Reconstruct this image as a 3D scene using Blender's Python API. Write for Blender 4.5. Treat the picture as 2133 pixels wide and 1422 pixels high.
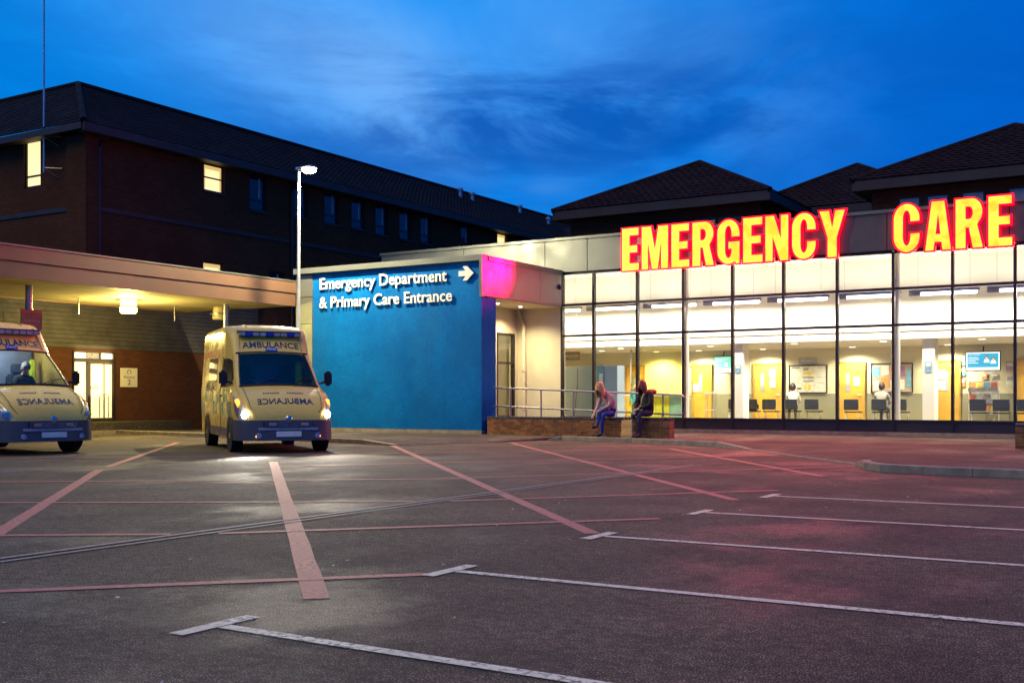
import bpy, bmesh, math, random
from mathutils import Vector, Matrix
R = math.radians
sc = bpy.context.scene
for o in list(bpy.data.objects): bpy.data.objects.remove(o)
C = sc.collection
rnd = random.Random(7)

# ---------------------------------------------------------------- camera
cam = bpy.data.cameras.new('camera'); co = bpy.data.objects.new('camera', cam); C.objects.link(co)
co.location = (0, 0, 1.14); co.rotation_euler = (R(90), 0, R(31.6))
cam.sensor_width = 36; cam.lens = 36 * 2300 / 2133; cam.shift_y = 117 / 2133
cam.clip_end = 2000; cam.clip_start = .05
sc.camera = co
# ---------------------------------------------------------------- world: blue hour sky with soft clouds
w = bpy.data.worlds.new('World'); sc.world = w; w.use_nodes = True
nt = w.node_tree; N = nt.nodes; L = nt.links; N.clear()
def nd(t, **k):
    n = N.new(t)
    for a, b in k.items(): setattr(n, a, b)
    return n
def wmath(op, a, b=None, c=None, clamp=False):
    n = nd('ShaderNodeMath', operation=op, use_clamp=clamp)
    for i, v in enumerate((a, b, c)):
        if v is None: continue
        if isinstance(v, (int, float)): n.inputs[i].default_value = v
        else: L.new(v, n.inputs[i])
    return n.outputs[0]
def wmix(f, a, b):
    n = nd('ShaderNodeMix', data_type='RGBA')
    if isinstance(f, (int, float)): n.inputs[0].default_value = f
    else: L.new(f, n.inputs[0])
    for i, v in ((6, a), (7, b)):
        if isinstance(v, tuple): n.inputs[i].default_value = (*v, 1)
        else: L.new(v, n.inputs[i])
    return n.outputs[2]
def wramp(f, a, b):
    n = nd('ShaderNodeMapRange', interpolation_type='SMOOTHSTEP', clamp=True)
    n.inputs[1].default_value = a; n.inputs[2].default_value = b; L.new(f, n.inputs[0]); return n.outputs[0]
tc = nd('ShaderNodeTexCoord')
rot = nd('ShaderNodeVectorRotate', rotation_type='Z_AXIS'); rot.inputs['Angle'].default_value = R(-31.6)
L.new(tc.outputs['Generated'], rot.inputs['Vector'])
sep = nd('ShaderNodeSeparateXYZ'); L.new(rot.outputs[0], sep.inputs[0])
dx, dy, dz = sep.outputs
def wnoise(scl, loc, rotz, scale, detail=5, rough=.5, dist=0):
    m = nd('ShaderNodeMapping'); m.inputs['Scale'].default_value = scl; m.inputs['Location'].default_value = loc
    m.inputs['Rotation'].default_value = rotz
    L.new(rot.outputs[0], m.inputs[0])
    n = nd('ShaderNodeTexNoise'); n.inputs['Scale'].default_value = scale; n.inputs['Detail'].default_value = detail
    n.inputs['Roughness'].default_value = rough; n.inputs['Distortion'].default_value = dist
    L.new(m.outputs[0], n.inputs['Vector']); return n.outputs[0]
sky = nd('ShaderNodeTexSky', sky_type='NISHITA'); sky.sun_disc = False
sky.sun_elevation = R(2); sky.sun_rotation = R(200)
SKYS = .05
elev = wramp(dz, 0.0, .42)
right = wramp(dx, -.15, .5)
c0 = wmix(elev, (.0, .21, .80), (.0, .31, .96))
left = wramp(dx, -.25, -.5); c0 = wmix(wmath('MULTIPLY', left, .7), c0, (.0, .16, .62))
c0 = wmix(wmath('MULTIPLY', right, .85), c0, (.0, .085, .55))
# thin pale veil, high centre, streaked down to the right
n1 = wnoise((1, 1, 2.0), (.3, .1, 0), (0, R(-28), 0), 2.2, 6, .55, .6)
n2 = wnoise((1, 1, 3.6), (1.3, .4, 2.2), (0, R(-6), 0), 4.2, 9, .62, .45)
def blob(px, py_, sx, sy, tilt):
    ax = (px - 1066.5) / 2300; az = (828 - py_) / 2300
    a = wmath('SUBTRACT', dx, ax); b = wmath('SUBTRACT', dz, az)
    ct, st = math.cos(tilt), math.sin(tilt)
    u = wmath('ADD', wmath('MULTIPLY', a, ct), wmath('MULTIPLY', b, st))
    v = wmath('SUBTRACT', wmath('MULTIPLY', b, ct), wmath('MULTIPLY', a, st))
    q = wmath('ADD', wmath('POWER', wmath('DIVIDE', u, sx), 2.0), wmath('POWER', wmath('DIVIDE', v, sy), 2.0))
    return wmath('EXPONENT', wmath('MULTIPLY', q, -1.0))
veil = wmath('MULTIPLY', blob(770, 185, .16, .062, R(-19)), wramp(n1, .30, .52))
veil = wmath('ADD', veil, wmath('MULTIPLY', blob(1250, 120, .16, .06, R(-20)), wmath('MULTIPLY', wramp(n1, .36, .62), .55)), clamp=True)
c1 = wmix(wmath('MULTIPLY', veil, 1.0), c0, (.16, .45, .98))
dark = wmath('MULTIPLY', blob(1150, 275, .26, .052, R(3)), wramp(n2, .34, .54))
dark = wmath('ADD', dark, wmath('MULTIPLY', wramp(n2, .46, .64), .26), clamp=True)
c2 = wmix(wmath('MULTIPLY', dark, .85), c1, (.0, .085, .46))
small = wmath('MULTIPLY', blob(1140, 398, .022, .007, 0), wramp(n2, .3, .6))
c3 = wmix(wmath('MULTIPLY', small, .8), c2, (.06, .28, .8))
bg = nd('ShaderNodeBackground'); bg.inputs[1].default_value = 1.0; L.new(c3, bg.inputs[0])
bg2 = nd('ShaderNodeBackground'); bg2.inputs[1].default_value = SKYS * .004; L.new(sky.outputs[0], bg2.inputs[0])
ad = nd('ShaderNodeAddShader'); L.new(bg.outputs[0], ad.inputs[0]); L.new(bg2.outputs[0], ad.inputs[1])
wo = nd('ShaderNodeOutputWorld'); L.new(ad.outputs[0], wo.inputs[0])
# ---------------------------------------------------------------- dusk sun: last soft overhead daylight
sl = bpy.data.lights.new('sun', 'SUN'); sl.energy = 1.35; sl.angle = R(50); sl.color = (1, .66, .20)
so = bpy.data.objects.new('sun', sl); C.objects.link(so); so.rotation_euler = (R(30), 0, R(-15))
sc.view_settings.view_transform = 'Standard'; sc.view_settings.look = 'None'
sc.view_settings.exposure = 0; sc.view_settings.gamma = 1; sc.view_settings.use_curve_mapping = False
sc.cycles.use_denoising = True
sc.cycles.max_bounces = 6; sc.cycles.diffuse_bounces = 3; sc.cycles.glossy_bounces = 3; sc.cycles.transparent_max_bounces = 16
sc.cycles.sample_clamp_indirect = 4; sc.cycles.caustics_reflective = False; sc.cycles.caustics_refractive = False

# ---------------------------------------------------------------- materials
MATS = {}
class MT:
    def __init__(s, name):
        s.m = bpy.data.materials.new(name); s.m.use_nodes = True; s.t = s.m.node_tree; s.n = s.t.nodes; s.l = s.t.links
        s.b = s.n['Principled BSDF']; s.o = s.n['Material Output']; s.tc = s.n.new('ShaderNodeTexCoord')
    def new(s, t, **k):
        n = s.n.new(t)
        for a, b in k.items(): setattr(n, a, b)
        return n
    def noise(s, scale, detail=4, rough=.5, scl=(1, 1, 1), vec=None):
        mp = s.new('ShaderNodeMapping'); mp.inputs['Scale'].default_value = scl
        s.l.new(vec or s.tc.outputs['Object'], mp.inputs[0])
        n = s.new('ShaderNodeTexNoise'); n.inputs['Scale'].default_value = scale; n.inputs['Detail'].default_value = detail
        n.inputs['Roughness'].default_value = rough; s.l.new(mp.outputs[0], n.inputs['Vector']); return n.outputs[0]
    def rng(s, f, a, b, c=0., d=1.):
        n = s.new('ShaderNodeMapRange', interpolation_type='SMOOTHSTEP'); 
        for i, v in enumerate((a, b, c, d)): n.inputs[i + 1].default_value = v
        s.l.new(f, n.inputs[0]); return n.outputs[0]
    def mix(s, f, a, b, bt='MIX'):
        n = s.new('ShaderNodeMix', data_type='RGBA', blend_type=bt)
        if isinstance(f, float): n.inputs[0].default_value = f
        else: s.l.new(f, n.inputs[0])
        for i, v in ((6, a), (7, b)):
            if isinstance(v, tuple): n.inputs[i].default_value = (*v[:3], 1)
            else: s.l.new(v, n.inputs[i])
        return n.outputs[2]
    def math(s, op, a, b):
        n = s.new('ShaderNodeMath', operation=op)
        for i, v in enumerate((a, b)):
            if isinstance(v, (int, float)): n.inputs[i].default_value = v
            else: s.l.new(v, n.inputs[i])
        return n.outputs[0]
    def bump(s, h, st, dist=.01):
        n = s.new('ShaderNodeBump'); n.inputs['Strength'].default_value = st; n.inputs['Distance'].default_value = dist
        s.l.new(h, n.inputs['Height']); s.l.new(n.outputs[0], s.b.inputs['Normal'])
    def col(s, c):
        if isinstance(c, tuple): s.b.inputs['Base Color'].default_value = (*c[:3], 1)
        else: s.l.new(c, s.b.inputs['Base Color'])
    def set(s, **k):
        for a, v in k.items():
            i = s.b.inputs[a.replace('_', ' ')]
            if isinstance(v, (int, float)): i.default_value = v
            else: s.l.new(v, i)
def pm(name, c, rough=.6, metal=0., var=.18, scale=3., bump=0., bscale=60., spec=.5):
    if name in MATS: return MATS[name]
    k = MT(name); f = k.noise(scale, 6, .6)
    k.col(k.mix(k.rng(f, .3, .7), tuple(x * (1 - var) for x in c), tuple(min(1, x * (1 + var)) for x in c)))
    k.set(Roughness=k.rng(k.noise(scale * 2.3, 4), .3, .7, max(.02, rough - .08), min(1, rough + .08)), Metallic=metal)
    k.b.inputs['Specular IOR Level'].default_value = spec
    if bump: k.bump(k.noise(bscale, 3), bump)
    MATS[name] = k.m; return k.m
def em(name, c, s):
    if name in MATS: return MATS[name]
    k = MT(name); k.col(tuple(min(.8, x * .8) for x in c)); k.b.inputs['Emission Color'].default_value = (*c, 1); k.b.inputs['Emission Strength'].default_value = s
    k.set(Roughness=.4); MATS[name] = k.m; return k.m
def glass(name, tint=(1, 1, 1), refl=.06, rough=.02):
    if name in MATS: return MATS[name]
    k = MT(name); tr = k.new('ShaderNodeBsdfTransparent'); tr.inputs[0].default_value = (*tint, 1)
    gl = k.new('ShaderNodeBsdfGlossy'); gl.inputs['Roughness'].default_value = rough
    lw = k.new('ShaderNodeLayerWeight'); lw.inputs[0].default_value = .25
    f = k.math('ADD', k.math('MULTIPLY', lw.outputs['Fresnel'], .5), refl)
    mx = k.new('ShaderNodeMixShader'); k.l.new(f, mx.inputs[0]); k.l.new(tr.outputs[0], mx.inputs[1]); k.l.new(gl.outputs[0], mx.inputs[2])
    k.l.new(mx.outputs[0], k.o.inputs[0]); MATS[name] = k.m; return k.m
def asphalt(name, base, speck, wet=True):
    k = MT(name)
    big = k.noise(.22, 5, .6); mid = k.noise(1.3, 5, .6); g = k.noise(105, 2, .65); g2 = k.noise(60, 3, .65)
    c = k.mix(k.rng(big, .38, .62), tuple(x * .5 for x in base), tuple(x * 1.25 for x in base))
    c = k.mix(k.rng(mid, .42, .72, 0, .5), c, tuple(x * .6 for x in base))
    c = k.mix(k.rng(g, .53, .63, 0, .95), c, speck)
    c = k.mix(k.rng(g2, .30, .44, .7, 0), c, tuple(x * .3 for x in base))
    if wet:
        vr = k.new('ShaderNodeTexVoronoi', feature='DISTANCE_TO_EDGE'); vr.inputs['Scale'].default_value = .26
        nv_ = k.new('ShaderNodeTexNoise'); nv_.inputs['Scale'].default_value = 1.4; nv_.inputs['Detail'].default_value = 6; k.l.new(k.tc.outputs['Object'], nv_.inputs['Vector'])
        av = k.new('ShaderNodeVectorMath', operation='MULTIPLY_ADD'); k.l.new(nv_.outputs['Color'], av.inputs[0]); av.inputs[1].default_value = (1.6, 1.6, 0); k.l.new(k.tc.outputs['Object'], av.inputs[2]); k.l.new(av.outputs[0], vr.inputs['Vector'])
        crack = k.math('MULTIPLY', k.rng(vr.outputs['Distance'], .002, .008, .35, 0), k.rng(k.noise(.5, 3), .45, .6))
        c = k.mix(crack, c, (.012, .010, .009))
        st_ = k.rng(k.noise(.9, 6, .7, (1, .45, 1)), .56, .72, 0, .6); c = k.mix(st_, c, (.030, .024, .021))
    cl_ = k.rng(k.noise(13, 4, .7), .36, .64, .55, 1.25); c = k.mix(1.0, c, cl_, 'MULTIPLY'); c = k.mix(1.0, c, k.rng(k.noise(.7, 6, .65), .36, .62, .62, 1.12), 'MULTIPLY')
    k.col(c)
    wp = k.rng(k.noise(.55, 5, .62, (1, .7, 1)), .49, .64)
    k.set(Roughness=k.mix(wp, (.84,) * 3, (.61,) * 3) if wet else .8)
    k.b.inputs['Specular IOR Level'].default_value = .35
    h = k.math('ADD', k.noise(100, 3, .65), k.math('MULTIPLY', k.noise(2, 4), .6))
    k.bump(h, .8, .014); MATS[name] = k.m; return k.m
def brickmat(name, c1, c2, mortar, scale=1.):
    k = MT(name); s = k.new('ShaderNodeSeparateXYZ'); k.l.new(k.tc.outputs['Object'], s.inputs[0])
    cb = k.new('ShaderNodeCombineXYZ'); k.l.new(k.math('ADD', s.outputs[0], s.outputs[1]), cb.inputs[0]); k.l.new(s.outputs[2], cb.inputs[1])
    b = k.new('ShaderNodeTexBrick'); b.inputs['Scale'].default_value = scale
    for n_, v in (('Brick Width', .225), ('Row Height', .075), ('Mortar Size', .006), ('Mortar Smooth', .1), ('Bias', -.1)): b.inputs[n_].default_value = v
    b.inputs['Color1'].default_value = (*c1, 1); b.inputs['Color2'].default_value = (*c2, 1); b.inputs['Mortar'].default_value = (*mortar, 1)
    k.l.new(cb.outputs[0], b.inputs['Vector'])
    k.col(k.mix(k.rng(k.noise(.8, 5), .3, .7, .0, .5), b.outputs['Color'], tuple(x * .55 for x in c1)))
    k.set(Roughness=.9); k.b.inputs['Specular IOR Level'].default_value = .05; k.bump(b.outputs['Fac'], -.5, .01); MATS[name] = k.m; return k.m
M_ASPH = asphalt('asphalt', (.048, .035, .024), (.42, .31, .17))
M_PAVE = asphalt('pavement_asphalt', (.070, .056, .040), (.14, .115, .08))
M_BRICK = brickmat('dark_brick', (.105, .040, .020), (.075, .028, .015), (.07, .04, .025))
M_LOUV = pm('dark_cladding', (.055, .05, .04), .7, 0, .25, 2)
M_TILE = pm('roof_tile', (.024, .012, .013), .9, 0, .3, 1.2, .2, 20, .08)
M_TILE2 = pm('roof_tile_grey', (.013, .011, .015), .9, 0, .3, 1.2, .2, 20, .08)
M_FASC = pm('dark_fascia', (.028, .019, .018), .6, 0, .2, 1)
M_METAL = pm('grey_metal_panel', (.16, .17, .145), .42, .35, .07, .8, .03, 9)
M_SOFFIT = pm('canopy_soffit', (.50, .42, .24), .7, 0, .08, 1)
M_CANFAS = pm('canopy_fascia', (.155, .078, .042), .55, 0, .1, .7)
M_FRAME = pm('dark_frame', (.025, .018, .022), .4, .2, .1, 2)
M_PLINTH = pm('plinth_navy', (.030, .022, .032), .45, .1, .15, 1)
M_CREAM = pm('cream_plaster', (.72, .64, .46), .8, 0, .05, 1.5, .06, 40)
M_WHITEW = pm('white_wall', (.80, .76, .66), .85, 0, .03, 1)
M_BACKW = pm('back_wall', (.68, .62, .44), .85, 0, .05, 1)
M_DADO = pm('dado_grey', (.26, .25, .17), .7, 0, .06, 1)
M_FLOORI = pm('vinyl_floor', (.36, .30, .22), .35, 0, .1, 1)
M_CEIL = pm('ceiling_tile', (.74, .70, .60), .9, 0, .04, 2)
M_DOORW = pm('oak_door', (.62, .36, .05), .5, 0, .15, 2)
M_GLASS = glass('facade_glass', (.97, .97, .95), .015)
M_CGLASS = glass('cabin_glass', (.86, .92, .97), .03)
M_CHAIR = pm('black_plastic', (.02, .02, .02), .5)
M_STEEL = pm('brushed_steel', (.42, .40, .40), .35, .8, .1, 3)
M_PINK = None
def paint(name, c):
    k = MT(name); f = k.noise(26, 4, .7); f2 = k.noise(1.6, 5, .6)
    wear = k.math('MULTIPLY', k.rng(f, .47, .62), k.rng(f2, .30, .65, .12, 1))
    k.col(k.mix(wear, k.mix(k.rng(f2, .3, .7), tuple(x * .8 for x in c), c), (.07, .06, .055))); k.set(Roughness=.7); k.bump(k.noise(80, 2), .35, .008); MATS[name] = k.m; return k.m
M_PINK = paint('red_road_paint', (.50, .155, .105)); M_WHITEP = paint('white_road_paint', (.78, .69, .50)); M_SEAL = paint('joint_sealant', (.27, .24, .20))
def bluewall():
    k = MT('blue_render'); f = k.noise(1.1, 6, .65); d = k.noise(.5, 4, .6, (1, 1, .35))
    c = k.mix(k.rng(f, .3, .7), (.0, .11, .36), (.001, .155, .47)); c = k.mix(k.rng(d, .5, .75, 0, .35), c, (.012, .09, .23))
    mo = k.noise(9, 5, .7); c = k.mix(k.rng(mo, .35, .65, 0, .38), c, (.001, .085, .27))
    ft = k.noise(22, 3, .7, (.4, 1, 1.4)); c = k.mix(k.rng(ft, .55, .75, 0, .3), c, (.02, .22, .52))
    sk = k.noise(5, 4, .6, (1, 1, .06)); c = k.mix(k.rng(sk, .58, .75, 0, .35), c, (.012, .07, .16))
    k.col(c); k.b.inputs['Specular IOR Level'].default_value = .08; k.set(Roughness=.8); k.bump(k.noise(28, 4, .7), .5, .012); return k.m
M_BLUE = bluewall()
M_BRK = [pm('brick_a', (.25, .095, .028), .85, 0, .3, 9, .3, 60), pm('brick_b', (.19, .07, .022), .85, 0, .3, 9, .3, 60), pm('brick_c', (.31, .125, .038), .85, 0, .3, 9, .3, 60)]
M_BRKB = pm('blue_brick', (.055, .05, .06), .55, 0, .3, 9, .2, 60); M_MORT = pm('mortar', (.38, .25, .12), .9, 0, .2, 12)
M_KERB = pm('kerb_concrete', (.27, .225, .165), .85, 0, .25, 5, .3, 60)
M_WIN = em('lit_window', (1, .80, .36), 1.25)
M_DOORLIT = em('lit_doorway', (1, .84, .42), 1.1)
M_TUBE = em('fluorescent_tube', (1, .95, .82), 6)
M_DOWN = em('downlight_lens', (1, .95, .8), 9)
def darkglass():
    k = MT('dark_window_glass'); k.col((.012, .016, .03)); k.set(Roughness=.06); k.b.inputs['Specular IOR Level'].default_value = .55; return k.m
M_DGLASS = darkglass()

# ---------------------------------------------------------------- mesh helpers
class MB:
    def __init__(s): s.v = []; s.f = []; s.mi = []
    def add(s, vs, fs, mi=0):
        o = len(s.v); s.v += [tuple(p) for p in vs]; s.f += [tuple(i + o for i in f) for f in fs]; s.mi += [mi] * len(fs); return s
    def box(s, x0, x1, y0, y1, z0, z1, mi=0, M=None):
        vs = [Vector((x, y, z)) for z in (z0, z1) for y in (y0, y1) for x in (x0, x1)]
        if M: vs = [M @ p for p in vs]
        return s.add(vs, [(0, 2, 3, 1), (4, 5, 7, 6), (0, 1, 5, 4), (2, 6, 7, 3), (0, 4, 6, 2), (1, 3, 7, 5)], mi)
    def rbox(s, x0, x1, y0, y1, z0, z1, b=.01, M=None):
        bm = bmesh.new(); bmesh.ops.create_cube(bm, size=1)
        for p in bm.verts: p.co = Vector(((x0 + x1) / 2 + p.co.x * (x1 - x0), (y0 + y1) / 2 + p.co.y * (y1 - y0), (z0 + z1) / 2 + p.co.z * (z1 - z0)))
        bmesh.ops.bevel(bm, geom=bm.edges[:], offset=b, segments=2, affect='EDGES')
        if M: bm.transform(M)
        bm.verts.index_update(); s.add([p.co for p in bm.verts], [[q.index for q in f.verts] for f in bm.faces]); bm.free(); return s
    def tube(s, pts, r, n=8, cap=True):
        pts = [Vector(p) for p in pts]; rr = r if isinstance(r, (list, tuple)) else [r] * len(pts); rings = []
        for i, p in enumerate(pts):
            d = (pts[min(i + 1, len(pts) - 1)] - pts[max(i - 1, 0)]).normalized()
            a = d.orthogonal().normalized() if abs(d.z) > .99 else d.cross(Vector((0, 0, 1))).normalized(); b = d.cross(a)
            rings.append([p + a * (rr[i] * math.cos(2 * math.pi * k / n)) + b * (rr[i] * math.sin(2 * math.pi * k / n)) for k in range(n)])
        fs = []
        for i in range(len(pts) - 1):
            for k in range(n): fs.append((i * n + k, i * n + (k + 1) % n, (i + 1) * n + (k + 1) % n, (i + 1) * n + k))
        if cap: fs += [tuple(range(n))[::-1], tuple((len(pts) - 1) * n + k for k in range(n))]
        return s.add([q for r_ in rings for q in r_], fs)
    def lathe(s, c, prof, n=20):   # prof: (radius, z) about vertical axis at c
        vs = [(c[0] + r * math.cos(2 * math.pi * k / n), c[1] + r * math.sin(2 * math.pi * k / n), c[2] + z) for r, z in prof for k in range(n)]
        fs = [(i * n + k, i * n + (k + 1) % n, (i + 1) * n + (k + 1) % n, (i + 1) * n + k) for i in range(len(prof) - 1) for k in range(n)]
        return s.add(vs, fs)
    def mesh(s, name, smooth=False):
        me = bpy.data.meshes.new(name); me.from_pydata(s.v, [], s.f); me.validate()
        if any(s.mi) and len(me.polygons) == len(s.mi): me.polygons.foreach_set('material_index', s.mi)
        bm = bmesh.new(); bm.from_mesh(me); bmesh.ops.recalc_face_normals(bm, faces=bm.faces); bm.to_mesh(me); bm.free()
        if smooth:
            me.polygons.foreach_set('use_smooth', [True] * len(me.polygons)); me.set_sharp_from_angle(angle=R(40))
        return me
ORG = {}
def obj(name, mb, mat, parent=None, label=None, cat=None, group=None, kind=None, smooth=False, local=False):
    me = mb.mesh(name, smooth) if isinstance(mb, MB) else mb
    o = bpy.data.objects.new(name, me); C.objects.link(o)
    if mat is not None and not len(me.materials):
        for m in (mat if isinstance(mat, (list, tuple)) else [mat]): me.materials.append(m)
    if parent is not None:
        o.parent = parent
        if parent.name in ORG and not local: o.matrix_parent_inverse = Matrix.Translation(-ORG[parent.name])
    if label: o['label'] = label
    if cat: o['category'] = cat
    if group: o['group'] = group
    if kind: o['kind'] = kind
    return o
def thing(name, label, cat, loc=(0, 0, 0), rz=0, group=None, local=False):
    o = bpy.data.objects.new(name, None); C.objects.link(o); o.location = loc; o.rotation_euler = (0, 0, rz); o.empty_display_size = .2
    o['label'] = label; o['category'] = cat
    if group: o['group'] = group
    if not local: ORG[o.name] = Vector(loc)
    return o
def copy_tree(o, parent=None):
    c = o.copy(); C.objects.link(c)
    if parent is not None: c.parent = parent
    for ch in list(o.children): copy_tree(ch, c)
    return c
def B(*a): return MB().box(*a)
def lamp(kind, loc, energy, color, parent, rot=None, **k):
    l = bpy.data.lights.new('lamp_light', kind); l.energy = energy; l.color = color
    for a, v in k.items(): setattr(l, a, v)
    o = bpy.data.objects.new('lamp_light', l); C.objects.link(o); o.location = loc
    if rot: o.rotation_euler = rot
    if parent is not None:
        o.parent = parent
        if parent.name in ORG: o.matrix_parent_inverse = Matrix.Translation(-ORG[parent.name])
    return o
def aim(o, tgt):
    o.rotation_euler = (Vector(tgt) - Vector(o.location)).to_track_quat('-Z', 'Y').to_euler()
def text_geo(s, size=1., offset=0., extrude=0., align='LEFT', spacing=1.):
    cu = bpy.data.curves.new('t', 'FONT'); cu.body = s; cu.size = size; cu.offset = offset; cu.extrude = extrude; cu.align_x = align; cu.space_character = spacing; cu.resolution_u = 3
    o = bpy.data.objects.new('t', cu); C.objects.link(o); dg = bpy.context.evaluated_depsgraph_get(); me = o.evaluated_get(dg).to_mesh()
    vs = [v.co.copy() for v in me.vertices]; fs = [tuple(p.vertices) for p in me.polygons]; o.evaluated_get(dg).to_mesh_clear()
    bpy.data.objects.remove(o); bpy.data.curves.remove(cu); return vs, fs
def fit_text(s, width, height, offset=0., extrude=0., **k):
    vs, fs = text_geo(s, 1., offset, extrude, **k)
    x0 = min(v.x for v in vs); x1 = max(v.x for v in vs); y0 = min(v.y for v in vs); y1 = max(v.y for v in vs)
    return [Vector(((v.x - x0) / (x1 - x0) * width, (v.y - y0) / (y1 - y0) * height, v.z)) for v in vs], fs
MX = Matrix(((1, 0, 0, 0), (0, 0, -1, 0), (0, 1, 0, 0), (0, 0, 0, 1)))      # text plane -> wall facing -Y
MYW = Matrix(((0, 0, 1, 0), (1, 0, 0, 0), (0, 1, 0, 0), (0, 0, 0, 1)))      # text plane -> wall facing +X
def put(vs, M, loc): return [M.to_3x3() @ v + Vector(loc) for v in vs]

# ================================================================= ground, pavement, road markings
ground = obj('road', B(-400, 300, -60, 700, -.5, 0), M_ASPH, kind='structure', label='dark worn asphalt car park surface')
def strip(a, b, wd, z=.004, name='painted_line', mat=None, parent=None, skew=None, n=None):
    a = Vector((*a, 0)); b = Vector((*b, 0)); d = (b - a).normalized(); p = Vector((-d.y, d.x, 0)) * wd / 2
    n = n or max(1, int((b - a).length / .5)); mb = MB(); vs = []
    for i in range(n + 1):
        q = a + (b - a) * i / n; j = [rnd.uniform(-.006, .006) for _ in range(2)]
        vs += [q + p * (1 + j[0] * 9) + Vector((0, 0, z)), q - p * (1 + j[1] * 9) + Vector((0, 0, z))]
    mb.add(vs, [(2 * i, 2 * i + 1, 2 * i + 3, 2 * i + 2) for i in range(n)])
    return obj(name, mb, mat, parent or ground)
for i, y in enumerate((3.93, 5.98, 8.13, 10.33, 12.47)):
    strip((-4.155, y - .26), (-4.155, y + .26), .10, .0065, mat=M_WHITEP)
    strip((-4.10, y), (6.0, y + .22 if i else y - .05), .085, .005, mat=M_WHITEP)
for a, b, wd in (((-16.1, 20.8), (-4.28, 8.25), .13), ((-14.6, 23.7), (-4.33, 11.78), .13), ((-9.95, 22.9), (-4.54, 16.0), .13), ((-13.9, 14.5), (-4.22, 4.75), .15), ((-14.72, 11.47), (-6.5, 3.7), .14), ((-22, 19.5), (-15.2, 12.0), .13)):
    strip(a, b, wd, .003, mat=M_PINK)
for a, b in (((-14.9, 16.6), (-9.9, 22.9)), ((-12.9, 13.6), (-6.97, 21.37)), ((-13.9, 9.0), (-9.15, 12.48)), ((-9.15, 12.48), (-4.76, 18.6)), ((-11.6, 6.9), (-7.25, 9.75)), ((-6.95, 10.0), (-4.33, 13.28)), ((-8.9, 5.2), (-7.25, 6.35)), ((-6.95, 6.6), (-4.26, 9.59)), ((-6.6, 3.3), (-4.2, 5.78)), ((-20, 12), (-15.6, 15.9))):
    strip(a, b, .11, .0045, mat=M_PINK)
strip((-7.17, 3.0), (-7.17, 17.5), .07, .0075, 'joint_strip', M_SEAL); strip((-7.02, 3.0), (-7.02, 17.5), .055, .0075, 'joint_strip', M_SEAL)
# pavement: outer edge points (x, y, z of the walking surface at the edge)
EDGE = [(-29.0, 23.2, .11), (-24, 22.5, .11), (-19.33, 21.57, .11), (-17.4, 21.17, .11), (-16.13, 20.86, .015), (-15.2, 23.4, .015), (-14.62, 25.6, .02), (-14.3, 25.75, .11), (-12.0, 25.25, .11), (-9.4, 24.3, .11), (-8.3, 23.3, .02), (-6.4, 20.9, .015), (-4.9, 19.1, .015), (-4.62, 18.5, .11), (-4.45, 17.95, .11), (-4.1, 17.5, .11), (-3.4, 17.22, .11), (-2.0, 17.1, .11), (8, 17.1, .11)]
mb = MB(); n = len(EDGE); vs = []
for i, (x, y, z) in enumerate(EDGE):
    yi = max(26.2, y + 1.5); vs += [(x, y, z - .002), (x * .97 - .3, y + (yi - y) * .45, .085), (x * .9 - 1.4, 26.4, .085), (x * .9 - 1.4, 62, .085)]
fs = []
for i in range(n - 1):
    for k in range(3): fs.append((4 * i + k, 4 * i + 4 + k, 4 * i + 5 + k, 4 * i + 1 + k))
mb.add(vs, fs)
pave = obj('pavement', mb, M_PAVE, kind='structure', label='asphalt footway in front of the entrance')
kerb = obj('kerb', B(-29.3, -29.0, 19, 23.2, -.05, .11), M_KERB, kind='structure', label='concrete kerb along the footway edge')
for i in range(n - 1):
    a = Vector(EDGE[i]); b = Vector(EDGE[i + 1]); ln = (b - a).length; k = max(1, round(ln / .92)); d = (b - a) / k
    for j in range(k):
        p = a + d * j; q = a + d * (j + 1) - d.normalized() * .008; s_ = Vector((-d.y, d.x, 0)).normalized() * .13
        if a.z < .02 and b.z < .02: s_ *= .45
        up = Vector((0, 0, .010)); bt = 0 - .08
        ch = d.normalized().cross(Vector((0, 0, 1))) * -.018
        st = MB().add([Vector((p.x, p.y, bt)), Vector((q.x, q.y, bt)), q + up - Vector((0, 0, .02)), p + up - Vector((0, 0, .02)), p + up + ch, q + up + ch, q + s_ + up, p + s_ + up, Vector((q.x + s_.x, q.y + s_.y, bt)), Vector((p.x + s_.x, p.y + s_.y, bt))],
            [(0, 1, 2, 3), (3, 2, 5, 4), (4, 5, 6, 7), (7, 6, 8, 9), (1, 8, 6, 5, 2), (0, 3, 4, 7, 9)])
        obj('kerb_stone', st, M_KERB, kerb)
# raised apron by the ambulance door
obj('door_apron', B(-30.5, -29.3, 8, 26.6, -.1, .36), M_PAVE, kind='structure', label='raised footway along the wall under the canopy')
# litter and leaf specks on the asphalt
lm = pm('litter', (.5, .45, .38), .8); 
mb = MB()
for i in range(90):
    x = rnd.uniform(-6, 2); y = rnd.uniform(3, 15); s_ = rnd.uniform(.008, .022); a = rnd.uniform(0, 6)
    mb.add([(x + s_ * math.cos(a + k * 1.57) * (1 if k % 2 else .6), y + s_ * math.sin(a + k * 1.57), .006 + .006 * (k == 1)) for k in range(4)], [(0, 1, 2, 3)])
obj('litter_specks', mb, lm, kind='stuff', label='pale scraps and leaf bits scattered on the asphalt')

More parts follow.
